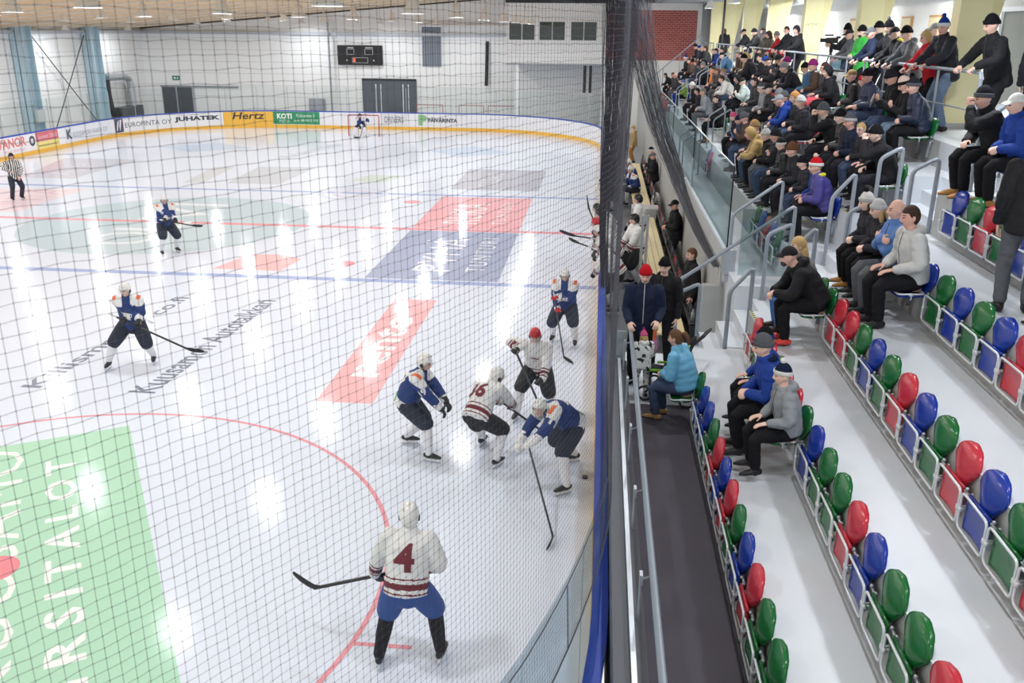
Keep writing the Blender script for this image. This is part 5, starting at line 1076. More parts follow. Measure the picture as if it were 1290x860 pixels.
    if stickdef:
        R = Matrix.Translation(loc) @ Matrix.Rotation(rz, 4, 'Z'); B, E, T = [np.array(R @ Vector(q)) for q in stickdef]; E[2] = max(E[2], .035); T[2] = max(T[2], .032) if stickdef[2][2] < .1 else T[2]; stick(B, E, T, stick_label)
    return r
def loc2(loc, rz, w): R = Matrix.Rotation(-rz, 4, 'Z'); v = R @ Vector((w[0] - loc[0], w[1] - loc[1], 0)); return A((v.x, v.y, .155))
def along(B, E, t): return A(B, float) + (A(E, float) - A(B, float)) * t
def grip_on(B, E, pal): d = nrm(A(E) - A(B)); return d
def mk(loc, face, feetL, feetR, hip, lean, B, E, T, tL, tR, yaw=0, pitch=.3, twist=0, side=0, handL=None, handR=None, elb=None, knee=None, neck_lean=None, roll=0, **kw):
    """face: direction (x, y) the hips face; feet in world coordinates; stick butt B, heel E, toe T in local coordinates; tL, tR hand places along the stick"""
    rz = math.atan2(-face[0], face[1]); fl = loc2(loc, rz, feetL); fr = loc2(loc, rz, feetR); d = nrm(A(E, float) - A(B, float)) if B is not None else A((0, 1., 0))
    hl = along(B, E, tL) if handL is None else A(handL); hr_ = along(B, E, tR) if handR is None else A(handR)
    def hkk(s, free): 
        if free: return dict(curl=.8)
        f = nrm(np.cross(d, A((0, 0, 1.0)))); f = f if f[1] > 0 else -f
        return dict(d=nrm(A((0.25 * -s, .75, -.6)) - d * np.dot(A((0.25 * -s, .75, -.6)), d)), n=nrm(A((0, -.3, -1)) * 1.0), curl=1.35)
    hk = {'L': hkk(-1, handL is not None), 'R': hkk(1, handR is not None)}
    off = {k: (A(hk[k]['d']) * -.075 if 'd' in hk[k] else A((0, 0, 0.))) for k in 'LR'}
    J = skel(hip=hip, lean=lean, side=side, twist=twist, hands={'L': hl + off['L'], 'R': hr_ + off['R']}, feet={'L': fl, 'R': fr}, pitch=pitch, yaw=yaw, elbow=elb or {'L': (-.9, -.3, .2), 'R': (.9, -.3, .2)}, knee=knee, neck_lean=neck_lean, roll=roll)
    return player(loc, rz, J, hk, stickdef=(B, E, T) if B is not None else None, **kw)
# number 4, nearest, seen from behind
mk((-1.79, -20.38, 0), (.02, 1), (-2.09, -20.44), (-1.50, -20.30), (0, -.04, .955), .32, (.22, .2, 1.06), (-1.05, .3, .6), (-1.30, .36, .69), .46, .08, elb={'L': (-1, -.6, .2), 'R': (1, -.5, .1)}, yaw=.1, pitch=.2, team='white', number='4', helmet='W', pants='B', sock='K', skate_trim=1, gloves='K', visor=False,
   label='hockey player in white and maroon jersey number 4 with blue pants, seen from behind', stick_label='black hockey stick held low by the player with number 4')
# blue number 19 in profile
mk((-2.62, -15.72, 0), (.95, -.1), (-2.86, -15.42), (-2.42, -15.98), (0, -.16, .85), .5, None, None, None, 0, 0, yaw=-.1, pitch=.25, handL=(-.1, .42, .82), handR=(.12, .4, .80), team='blue', number='19', sleeve_no='19', helmet='W', gloves='K',
   label='hockey player in blue jersey with 19 on the sleeve and navy pants, bent forward')
# white number 36
mk((-1.60, -15.75, 0), (.42, .9), (-1.72, -15.36), (-1.42, -16.05), (0, -.26, .78), .95, (-.1, .42, .8), (.62, .98, .05), (.86, 1.08, .04), .08, .42, yaw=-.2, pitch=.1, twist=-.25, neck_lean=.6, team='white', number='36', helmet='W', gloves='K',
   label='hockey player in white jersey number 36 crouching with his back up', stick_label='hockey stick of player 36 reaching for the boards')
# white jersey, red helmet
mk((-.98, -14.15, 0), (-.15, -1), (-.70, -14.05), (-1.28, -14.32), (0, -.12, .84), .5, (.34, .22, 1.28), (-.5, .9, .05), (-.7, 1.05, .045), .56, .05, yaw=.2, pitch=.4, team='white', helmet='R', gloves='K', front='*', visor=True,
   label='hockey player in white jersey with a red helmet, facing the camera', stick_label='black stick of the player in the red helmet')
# blue number 11 bent along the boards
mk((-.54, -16.25, 0), (-.88, -.45), (-.38, -16.72), (-.30, -15.75), (0, -.24, .8), 1.1, (-.22, .55, .78), (-1.5, .72, .05), (-1.72, .86, .04), .05, .3, twist=.25, handR=(.12, .5, .62), yaw=.15, pitch=.05, neck_lean=.75, team='blue', number='41', helmet='W', gloves='W', sleeve_no='11',
   label='hockey player in blue jersey with 11 on the sleeve bent double beside the boards', stick_label='black hockey stick of blue player 11, blade on the ice near the boards')
# blue player beyond, facing the camera
mk((-.66, -10.5, 0), (-.12, -1), (-.44, -10.62), (-.9, -10.36), (0, -.05, .85), .38, (.2, .26, 1.15), (-.14, .92, .05), (-.36, 1.1, .04), .08, .5, yaw=.1, pitch=.4, team='blue', helmet='W', gloves='R', front='DUKK', visor=True,
   label='hockey player in blue jersey with red gloves beyond the scrum, facing the camera', stick_label='thin dark stick of the blue player with red gloves')
# blue player on the open ice
mk((-8.55, -12.72, 0), (.25, -1), (-8.33, -12.5), (-9.0, -12.9), (0, -.04, .87), .3, (.30, .24, 1.12), (-1.1, .62, .5), (-1.36, .7, .5), .18, .52, yaw=-.35, pitch=.2, team='blue', helmet='W', gloves='K', front='DUKKO', visor=True,
   label='hockey player in blue jersey standing wide on the open ice among the painted lettering', stick_label='black hockey stick held across by the blue player on the open ice')
# blue player on the centre circle
mk((-11.97, -4.2, 0), (.72, -.7), (-11.85, -3.98), (-12.08, -4.42), (0, -.08, .88), .28, (.25, .3, 1.05), (-.5, .75, .86), (-.68, .85, .86), .12, .6, yaw=.0, pitch=.25, team='blue', helmet='W', gloves='K', front='KI', sleeve_no='18', number='18', visor=True,
   label='hockey player in blue jersey standing on the pale teal centre circle', stick_label='black hockey stick held level above the teal centre circle')
# referee
mk((-21.06, 2.86, 0), (.8, -.6), (-21.0, 3.05), (-21.1, 2.66), (0, 0, .92), .15, None, None, None, 0, 0, handL=(-.12, .28, .92), handR=(.2, .3, 1.12), yaw=-.2, pitch=.1, team='ref', helmet='K', visor=False, label='referee in black and white striped shirt by the far-side boards')
# goalkeeper
mk((-RW / 2 - .1, 24.9, 0), (.1, -1), (-RW / 2 + .2, 24.85), (-RW / 2 - .45, 24.85), (0, -.2, .66), .7, (-.3, .25, .95), (-.05, .75, .05), (.3, .75, .05), .2, .35, handL=(-.42, .3, .8), yaw=0, pitch=.2, neck_lean=.3, team='blue', helmet='N', cage=True, gloves='W', goalie=True, label='goalkeeper in blue with white leg pads crouching in front of the far goal', stick_label='goalkeeper\'s stick held in front of the far goal', back_patch=False)
# ---------------------------------------------------------------- players and staff at the benches
BZ = .32
def bench(loc, face, lean, team, label, helmet='W', sit=False, number=None, visor=True, gl='K', stk=None, sl=None, hl=None, hr_=None, yaw=0, pitch=.2):
    loc = (loc[0], loc[1], BZ); rz = math.atan2(-face[0], face[1])
    if sit: J = skel(hip=(0, 0, .58), lean=.4, hands={'L': (-.16, .36, .66), 'R': (.16, .36, .66)}, feet={'L': (-.15, .4, .155), 'R': (.15, .4, .155)}, pitch=pitch, yaw=yaw)
    else: J = skel(hip=(0, -.05, .92), lean=lean, hands={'L': hl or (-.22, .4, .92), 'R': hr_ or (.22, .4, .92)}, feet={'L': (-.14, -.05, .155), 'R': (.14, .02, .155)}, pitch=pitch, yaw=yaw, elbow={'L': (-.9, -.3, -.2), 'R': (.9, -.3, -.2)})
    return player(loc, rz, J, {'L': dict(curl=1.0), 'R': dict(curl=1.0)}, team, label, number=number, helmet=helmet, gloves=gl, visor=visor, stickdef=stk, stick_label=sl)
bench((.34, -9.3), (-1, .25), .8, 'white', 'white jersey player number 5 leaning over the boards behind the red beanie man', 'W', number='5')
bench((.32, -7.7), (-1, -.1), .85, 'white', 'white jersey player in a white helmet leaning over the boards at the bench', 'W', stk=((.15, .45, 1.0), (.25, .85, 1.12), (.45, 1.02, 1.16)), sl='black stick hanging over the boards by the white helmet')
bench((.30, -6.75), (-1, .1), .95, 'white', 'white jersey player in a red helmet leaning over the boards at the bench', 'R', stk=((.1, .4, 1.0), (-.1, .95, 1.1), (-.12, 1.25, 1.2)), sl='black stick pointing over the ice by the red helmet')
bench((.32, -5.85), (-1, -.1), .8, 'white', 'white jersey player in a black helmet with chin down at the boards', 'K')
bench((.30, -5.0), (-1, .1), .9, 'white', 'white jersey player in a black helmet, farthest of the white players leaning over the boards', 'K', stk=((.0, .4, .95), (.05, .62, 1.4), (.1, .7, 1.7)), sl='black stick held upright over the boards by the farthest black helmet')
bench((.82, -7.1), (-1, -.35), .15, 'white', 'white jersey player in a black cap-like helmet standing between boards and bench', 'K', visor=False, hl=(-.2, .3, .9), hr_=(.2, .3, .9))
bench((.98, -4.5), (-1, .1), .1, 'white', 'white jersey player in a black helmet standing tall by the wooden bench', 'K', visor=False, hl=(-.22, .25, .95), hr_=(.2, .25, .9))
bench((.36, 1.9), (-1, -.25), .45, 'blue', 'blue jersey player leaning at the boards near the far bench', 'm', gl='W')
bench((1.2, 3.4), (-1, -.5), .1, 'blue', 'blue jersey player with number 21 sitting on the near end of the far bench', 'W', sit=True, sleeve_no=None) if False else bench((1.2, 3.4), (-1, -.5), .1, 'blue', 'blue jersey player sitting on the near end of the far bench', 'W', sit=True, number='21')
bench((1.2, 5.2), (-1, -.2), .1, 'blue', 'blue jersey player sitting second on the far bench', 'W', sit=True)
bench((.55, 6.2), (-1, -.2), .4, 'blue', 'blue jersey player standing between the far bench and the boards', 'W')
# ---------------------------------------------------------------- spectators
W90 = math.pi / 2
def sitp(n, y, pn, jk, tr, hat, hair, style, label, sc=1.0, extra=(), dx=0.0, rz=0.0, shoe='K', sd=None, group=None):
    if sd: seat(n, y, sd, '%s seat under the %s' % ({'g': 'green', 'b': 'blue', 'r': 'red'}[sd], label.split(',')[0][:60]) if False else 'occupied %s tip-up seat in the %s of the far stand' % (SCOL[sd][1], ROWN[n]), 'occupied %s seats, far stand, %s' % (SCOL[sd][1], ROWN[n]), True)
    zf = FZ(n) + (.0 if sc > .9 else (.56 - .56 * sc) * .93)
    return person((FX(n) - .06 - dx, y, zf), W90 + rz, pn, jk, tr, hat, hair, shoe, style, label, group, sc, extra=extra)
def stp(x, y, z, pn, jk, tr, hat, hair, style, label, sc=1.0, extra=(), rz=0.0, shoe='K', group=None): return person((x, y, z), W90 + rz, pn, jk, tr, hat, hair, shoe, style, label, group, sc, extra=extra)
# near stand
sitp(1, -16.6, 'reach', 'A', 'k', None, 'ml', 'hood', '', 1) if False else None
w = sitp(1, -16.55, 'clasp', 'A', 'J', None, 'm', 'puff', 'woman in a light blue padded jacket with brown ponytail, at the foot of the stairs', .95, rz=-.45, shoe='h')
HMx = headmat(POSES['clasp'][0])
mb = MB(); mb.tube([(0, -.09, .05), (0, -.15, .06), (0, -.18, -.02), (0, -.17, -.1)], [.03, .035, .03, .012], 10, round_caps=True); mb.build('ponytail', hair_m, w, True, HMx, cc('m'))
sitp(2, -18.55, 'clasp', 'B', 'K', 'bG', '-', 'plain', 'person in a blue jacket and grey beanie with clasped hands in the second row', 1.0, extra=('sN',), shoe='k', dx=.03)
sitp(2, -18.0, 'thighs', 'B', 'K', 'bKB', '-', 'plain', 'child in a blue jacket and black beanie with blue band, behind the grey beanie', .86)
sitp(2, -19.15, 'thighs', 'g', 'K', 'oNWW', '-', 'hood', 'child in a grey hooded jacket and navy bobble beanie in the second row', .86, rz=.1, dx=.02)
sitp(3, -16.55, 'elbows', 'K', 'K', 'cK', 'M', 'hood', 'bearded man in a black cap and black jacket leaning on his knees', 1.02, extra=('BM',), shoe='r')
sitp(3, -16.02, 'clasp', 'x', 'b', None, 'Hl', 'plain', 'blond woman in jeans half hidden behind the man in the black cap', .95, shoe='D')
sitp(4, -17.5, 'thighs', 'L', 'K', None, 'D', 'hood', 'brown-haired man in a light grey jacket in the fourth row beside the empty seats', 1.02, rz=.1)
sitp(4, -16.97, 'crossed', 'b', 'G', None, '-', 'puff', 'bald man in a blue padded jacket with arms crossed in the fourth row', 1.0)
sitp(4, -16.5, 'clasp', 'k', 'K', 'bL', 'Hl', 'plain', 'girl in a light grey beanie beside the bald man', .9)
sitp(4, -16.0, 'clasp', 'k', 'K', 'oWLK', 'Dl', 'plain', 'dark-haired girl in a pale bobble beanie and tan boots beside the stairs', .9, shoe='Z')
sitp(6, -15.65, 'chin', 'K', 'K', 'bkG', 'D', 'plain', 'man in black with a grey beanie and tan boots, hand on his face', 1.04, shoe='Z', dx=.12, rz=.05)
sitp(6, -16.25, 'clasp', 'B', 'K', 'cW', 'D', 'plain', 'person in a bright blue jacket and white cap beside the man with tan boots', 1.0, dx=.05, shoe='Z')
stp(3.98, -18.8, FZ(5), 'stand', 'K', 'G', None, 'D', 'plain', 'man in a black jacket and grey trousers standing in the fifth row, back turned', 1.0, rz=-1.9)
stp(4.02, -19.3, FZ(5), 'belly', 'N', 'K', None, 'H', 'plain', 'small child in a navy jacket standing beside the man in grey trousers', .6, rz=-.2)
# foot of the stairs
rh = stp(.62, -15.1, 1.08, 'reach', 'N', 'K', 'bR', 'X', 'long', 'man in a red beanie and long navy padded jacket at the end of the walkway', 1.03, rz=1.5)
stp(.95, -14.45, 1.08, 'stand', 'K', 'K', 'bK', 'X', 'hood', 'man in a black patterned beanie and black jacket behind the red beanie man', 1.0, rz=1.2)
t_ = stp(.62, -15.72, 1.08, 'reach', 'W', 'W', 'oPPp', 'Hl', 'hood', 'toddler in a white and black patterned snowsuit and pink bobble beanie', .56, rz=-1.4)
for o in list(t_.children):
    if o.name.startswith('jacket') or o.name.startswith('trousers'):
        m = mat('patterned_snowsuit', '#e4e3e1', .7)
        if not m.get('done'):
            nt = m.node_tree; tc = nt.nodes.new('ShaderNodeTexCoord'); n = nt.nodes.new('ShaderNodeTexNoise'); n.inputs['Scale'].default_value = 9; n.inputs['Detail'].default_value = 1; cr = nt.nodes.new('ShaderNodeValToRGB'); cr.color_ramp.interpolation = 'CONSTANT'; cr.color_ramp.elements[0].color = hexc('#e4e3e1'); cr.color_ramp.elements[1].position = .6; cr.color_ramp.elements[1].color = hexc('#2b2b2e')
            nt.links.new(tc.outputs['Object'], n.inputs['Vector']); nt.links.new(n.outputs['Fac'], cr.inputs[0]); nt.links.new(cr.outputs[0], nt.nodes['Principled BSDF'].inputs['Base Color']); m['done'] = 1
        o.material_slots[0].link = 'OBJECT'; o.material_slots[0].material = m
for o in rh.children_recursive:
    if o.name.startswith('zip'): o.material_slots[0].link = 'OBJECT'; o.material_slots[0].material = mat('pale_zip', '#c9c9cc', .4)
stp(1.80, -10.6, BZ, 'stand', 'K', 'K', None, 'm', 'plain', 'team coach in black with short brown hair standing near the glass wall', 1.02, rz=.2)
stp(1.86, -5.6, BZ, 'belly', 'K', 'K', 'cK', 'X', 'plain', 'team coach in black with a black cap behind the wooden bench', 1.04, rz=.15)
stp(1.82, 3.7, BZ, 'belly', 'K', 'K', 'cG', 'X', 'plain', 'team coach in a long black coat and grey cap behind the far bench', 1.02)
stp(1.84, 5.4, BZ, 'belly', 'K', 'K', 'bKW', 'X', 'plain', 'team coach in black and white beanie, farther one behind the far bench', 1.0)
stp(.38, 8.6, BZ, 'stand', 'K', 'K', None, 'X', 'long', 'man in a black coat standing at the boards beyond the blue players', 1.03, rz=.2)
stp(1.0, 14.5, 0, 'stand', 'K', 'K', 'bK', 'X', 'plain', 'person in black standing on the floor beyond the team benches', 1.0)
stp(1.55, 16.5, 0, 'stand', 't', 'Z', 'bt', '-', 'hood', 'person in tan and brown camouflage clothing by the end of the glass', 1.0)
# far stand, row by row from the stairs outwards
FAR = [
 (4, -13.2, 'clasp', 'V', 'K', 'oRWF', '-', 'puff', 'person in a purple jacket and red and white bobble beanie beside the stairs', 'b', ('sY',)),
 (4, -12.72, 'thighs', 'B', 'K', None, 'm', 'plain', 'brown-haired boy in a bright blue jacket behind the red and white beanie', 'g', ()),
 (4, -12.1, 'clasp', 'k', 'K', 'bK', 'X', 'plain', 'man in a black beanie and black jacket next to the boy in bright blue', 'b', ()),
 (4, -11.3, 'clasp', 'k', 'K', 'bm', 'X', 'plain', 'man in a brown beanie and black jacket in the front of the far stand', 'r', ()),
 (4, -10.1, 'clasp_far', 'K', 'K', 'cK', 'X', 'plain', 'man in a black cap with a white headband', 'b', ('d',)),
 (4, -9.2, 'crossed', 'k', 'K', 'bk', 'X', 'plain', 'man in a black jacket with raised hands in front of the blue flat cap man', 'g', ()),
 (4, -8.6, 'clasp', 'K', 'K', 'oLLW', '-', 'plain', 'person in black with a pale grey bobble beanie', 'r', ()),
 (4, -8.0, 'elbows', 't', 'K', 'ht', '-', 'hood', 'person in a tan coat with a cream hood leaning forward', 'b', ()),
 (4, -7.3, 'clasp', 'M', 'K', 'bT', 'h', 'plain', 'person in a brown jacket and brown beanie beside the tan coat', 'g', ()),
 (4, -6.7, 'thighs', 'K', 'K', None, 'Z', 'plain', 'auburn-haired person in black behind the brown beanie', 'r', ()),
 (4, -5.6, 'phone', 'M', 'J', 'bG', 'D', 'plain', 'woman in a dark brown jacket and dark grey beanie looking at a phone', 'b', ()),
 (4, -4.5, 'clasp', 'N', 'K', 'bN', 'X', 'plain', 'child in a navy jacket and navy beanie beside the pink beanie', 'r', ()),
 (4, -3.6, 'clasp', 'k', 'K', 'bP', 'H', 'plain', 'girl in a pink beanie near the middle aisle', 'b', ()),
 (4, .35, 'thighs', 'K', 'K', None, 'X', 'long', 'dark-haired person in a long black coat beyond the middle aisle', 'g', ()),
 (4, 3.6, 'clasp', 'g', 'G', None, 'x', 'plain', 'grey-haired person in a grey jacket in the front rows beyond the middle aisle', 'r', ()),
 (4, 5.6, 'clasp', 'k', 'K', None, 'X', 'plain', 'person in black with dark hair, three rows below the orange hood', 'b', ()),
 (4, 7.4, 'clasp', 'K', 'K', 'bW', 'X', 'plain', 'person in black with a white beanie below the far aisle rails', 'g', ()),
 (4, 12.5, 'thighs', 'e', 'K', 'bb', '-', 'plain', 'child in a green vest and light blue beanie beyond the far aisle', 'b', ()),
 (4, 14.0, 'thighs', 'N', 'B', 'cK', 'X', 'plain', 'boy in a navy jacket and bright blue trousers by the far glass', 'b', ()),
 (4, 15.6, 'clasp', 'k', 'K', None, '-', 'plain', 'bald man in a dark jacket near the far glass', 'g', ()),
 (4, 17.3, 'clasp', 'K', 'K', None, 'D', 'plain', 'dark-haired person in black near the white end wall', 'b', ()),
 (4, 19.8, 'elbows', 'K', 'K', None, 'X', 'plain', 'person in black leaning forward in the last front seat by the white end wall', 'r', ()),
 (3, 12.9, 'thighs', 'R', 'K', 'bR', 'D', 'plain', 'small child in a red jacket low beside the far rails', 'b', ()),
 (5, -14.0 + .35, 'chin', 'K', 'K', 'bK', 'x', 'plain', 'older man in a black knitted cap holding his hand to his mouth beside the stairs', 'g', ()),
 (5, -13.0, 'thighs', 'k', 'K', 'bg', 'H', 'plain', 'boy in a grey beanie and black jacket with an orange strap', 'b', ('sO',)),
 (5, -12.4, 'clasp_near', 'k', 'K', None, 'H', 'plain', 'elderly man with glasses beside the boy in the grey beanie', 'g', ('g',)),
 (5, -11.85, 'clasp', 'N', 'K', 'bGL', 'D', 'plain', 'person in a striped grey beanie beside the elderly man with glasses', 'r', ()),
 (5, -11.25, 'clasp', 'K', 'K', 'bK', 'X', 'plain', 'person in a black beanie and black jacket with a long yellow scarf', 'b', ('sY',)),
 (5, -10.3, 'chin', 'K', 'K', 'bG', 'X', 'plain', 'person in a grey beanie with a pale grey sleeve raised to the face', 'g', ('sL',)),
 (5, -7.9, 'clasp', 'k', 'K', 'bL', 'X', 'plain', 'person in a light grey beanie below the coral trousers', 'r', ()),
 (5, -7.3, 'clasp', 'k', 'K', None, 'Zs', 'plain', 'auburn-haired person below the light grey beanie', 'b', ()),
 (5, -6.75, 'elbows', 'B', 'J', 'cg', 'x', 'plain', 'person in a blue jacket and grey flat cap bent forward', 'g', ()),
 (5, -6.1, 'clasp', 'K', 'K', 'bG', 'X', 'plain', 'person in black with a dark grey beanie behind the blue flat cap man', 'r', ()),
 (5, -5.5, 'clasp', 'k', 'K', 'bg', 'X', 'plain', 'man in black with a mid grey beanie in the fifth row', 'b', ()),
 (5, -4.0, 'clasp', 'K', 'K', 'cK', 'X', 'plain', 'man in a black cap and black jacket with a white badge', 'g', ('sr',)),
 (5, -3.0, 'clasp', 'g', 'K', 'bGW', 'D', 'plain', 'person in a grey jacket and striped beanie beside a red and blue seat', 'r', ()),
 (5, -1.4, 'thighs', 'k', 'K', None, 'D', 'plain', 'bare-headed person in black above the middle aisle', 'b', ()),
 (5, .5, 'phone', 'l', 'K', 'cK', 'x', 'plain', 'man in a pale grey-green jacket and black cap reading a paper', 'g', ()),
 (5, 1.5, 'clasp', 'K', 'K', 'hK', '-', 'hood', 'person in a black hood behind the pale grey-green jacket', 'r', ()),
 (5, 3.7, 'elbows', 'W', 'K', None, 'D', 'plain', 'person in a white jacket leaning forward behind the grey jacket', 'b', ()),
 (5, 5.1, 'clasp_near', 'g', 'K', None, 'h', 'plain', 'brown-haired person in a grey jacket looking down', 'g', ()),
 (5, 6.5, 'clasp', 'k', 'K', None, 'm', 'plain', 'brown-haired person in black next to the orange hood', 'r', ()),
 (5, 7.6, 'clasp', 'M', 'K', None, 'D', 'plain', 'person in a dark brown jacket nearest the far aisle', 'b', ()),
 (5, 8.7, 'clasp', 'O', 'K', 'hO', '-', 'hood', 'child in a bright orange hooded jacket', 'g', ()),
 (5, 12.2, 'thighs', 'K', 'K', 'bg', 'X', 'long', 'person in a long black coat and grey beanie beyond the far aisle rails', 'r', ()),
 (5, 14.6, 'clasp', 'k', 'K', None, 'm', 'plain', 'brown-haired person in black beyond the far aisle', 'b', ()),
 (5, 17.8, 'clasp', 'M', 'K', None, 'D', 'plain', 'person in a dark jacket with a red scarf near the end wall', 'g', ('sr',)),
 (5, 20.6, 'thighs', 'K', 'K', 'oBWB', '-', 'plain', 'person in black with a blue and white bobble beanie by the end wall', 'r', ()),
 (6, -12.4, 'clasp', 'N', 'K', 'bkG', 'x', 'puff', 'man in a navy padded jacket and dark beanie at the top of the stairs', 'g', ()),
 (6, -11.9, 'phone', 'K', 'j', 'bFK', 'Hl', 'plain', 'long-haired blond woman in black with a pink patterned beanie', 'b', ()),
 (6, -11.2, 'phone', 'K', 'J', 'bk', 'X', 'plain', 'person in black and dark beanie holding a white paper', 'r', ()),
 (6, -9.75, 'clasp', 'n', 'K', 'bK', 'X', 'puff', 'man in a navy quilted jacket and black beanie in the top row', 'g', ()),
 (6, -9.2, 'thighs', 'K', 'K', 'oRRR', '-', 'plain', 'child in a red bobble beanie in the top row', 'b', ()),
 (6, -8.65, 'clasp', 'K', 'K', 'cT', 'x', 'plain', 'man in a khaki cap and black jacket beside the navy quilted jacket', 'r', ()),
 (6, -6.6, 'clasp', 'K', 'K', 'hK', '-', 'hood', 'person with a black hood up in the top row', 'g', ()),
 (6, -6.05, 'thighs', 'k', 'C', None, 'D', 'puff', 'person with glasses in a black padded jacket and coral trousers', 'b', ('g',)),
 (6, -5.2, 'clasp', 'M', 'J', 'bp', 'D', 'plain', 'woman in a brown jacket and purple beanie', 'r', ('sW',)),
 (6, -4.3, 'clasp', 'S', 'J', 'bK', 'X', 'plain', 'person with glasses in a blue jacket and black beanie beside the purple beanie', 'g', ('g',)),
 (6, -2.7, 'elbows', 'k', 'J', 'bg', 'X', 'hood', 'large man in a dark jacket and grey beanie bent forward in the top row', 'b', ()),
 (6, -2.0, 'clasp', 'k', 'K', 'bp', 'X', 'plain', 'person in a dark purple beanie behind the large grey beanie man', 'r', ()),
 (6, -1.45, 'clasp', 'K', 'K', None, '-', 'plain', 'bald person beside the dark purple beanie', 'g', ()),
 (6, -.8, 'phone', 'K', 'K', 'bk', 'Xl', 'plain', 'long-haired woman in a dark beanie eating in the top row', 'b', ()),
 (6, .8, 'clasp', 'K', 'K', 'cK', 'X', 'plain', 'man in a black cap behind the blue and black beanie', 'r', ()),
 (6, 1.35, 'clasp', 'K', 'K', 'bB', 'X', 'plain', 'person in black with a blue and black beanie', 'g', ()),
 (6, 2.3, 'clasp', 'K', 'K', None, 'D', 'plain', 'dark-haired person next to the blue and black beanie', 'b', ()),
 (6, 4.2, 'elbows', 'k', 'K', 'bK', 'X', 'hood', 'large man in a dark hooded jacket and black beanie leaning forward', 'r', ()),
 (6, 4.95, 'clasp', 'M', 'K', None, 'H', 'plain', 'fair-haired person beside the large hooded man', 'g', ('sR',)),
 (6, 5.6, 'clasp', 't', 'K', None, 'Hs', 'plain', 'blond person in a beige jacket in the top row', 'b', ()),
 (6, 6.3, 'clasp', 'k', 'K', None, 'X', 'plain', 'dark-haired person beside the beige jacket', 'r', ()),
 (6, 7.3, 'clasp', 'M', 'K', None, 'x', 'plain', 'balding grey-haired man in a dark jacket in the top row', 'g', ('sR',)),
 (6, 10.3, 'elbows', 'S', 'J', 'cK', 'X', 'wide', 'person in a steel blue jacket and dark cap leaning forward', 'b', ()),
 (6, 11.8, 'clasp', 'K', 'K', None, 'D', 'plain', 'dark-haired person behind the steel blue jacket', 'r', ()),
 (6, 14.0, 'clasp', 'B', 'K', None, 'X', 'plain', 'dark-haired person in a blue jacket below the pillars', 'g', ()),
 (6, 15.1, 'clasp', 'N', 'K', None, 'x', 'plain', 'balding person in a navy jacket below the pillars', 'b', ()),
 (6, 18.4, 'clasp', 'k', 'K', None, 'D', 'plain', 'dark-haired person leaning together with the group by the end wall', 'r', ()),
 (6, 19.9, 'clasp', 'K', 'K', None, '-', 'plain', 'bald man in the group by the end wall', 'g', ()),
 (6, 21.2, 'clasp', 'n', 'K', 'bB', 'X', 'plain', 'person in a blue beanie in the group by the end wall', 'b', ()),
 (6, 23.2, 'clasp', 'k', 'K', 'bK', 'X', 'plain', 'person in a black cap in the last top seat by the end wall', 'r', ()),
]
for n, y, pn, jk, tr, hat, hair, style, lb, sd, ex in FAR:
    if ex == ('d',): ex = (); band = True
    else: band = False
    if style == 'plain': style = rnd.choice(('plain', 'hood', 'hood', 'puff'))
    if tr == 'K': tr = rnd.choice('KKKkkJG')
    kid = any(q in lb for q in ('child', 'boy', 'girl'))
    p_ = sitp(n, y, pn, jk, tr, hat, hair, style, lb, .84 if kid else rnd.uniform(.96, 1.05), ex, rz=rnd.uniform(-.18, .12), sd=sd)
    if band: inst('headband', HW['band'], p_, headmat(POSES[pn][0]), cc('W'))
    if 'coral' in lb: pass
for y, c in ((-13.65, 'r'), (-12.9, 'g'), (-12.4, 'b'), (-11.9, 'r'), (-11.4, 'b'), (-10.9, 'g'), (-3.1, 'r'), (-2.6, 'b')):
    if y > -12.95: seat(3, y, c, ('empty %s seat behind the tall glass, beside the girl in the pink beanie' if y > -4 else 'empty %s seat behind the tall glass at the stairs end') % SCOL[c][1], 'empty %s seats behind the tall glass%s' % (SCOL[c][1], ' by the middle aisle' if y > -4 else ''))
seat(6, -8.1, 'g', 'empty green tip-up seat in the top row beside the khaki cap', None); seat(5, -2.3, 'b', 'empty blue tip-up seat beside the striped beanie', None)
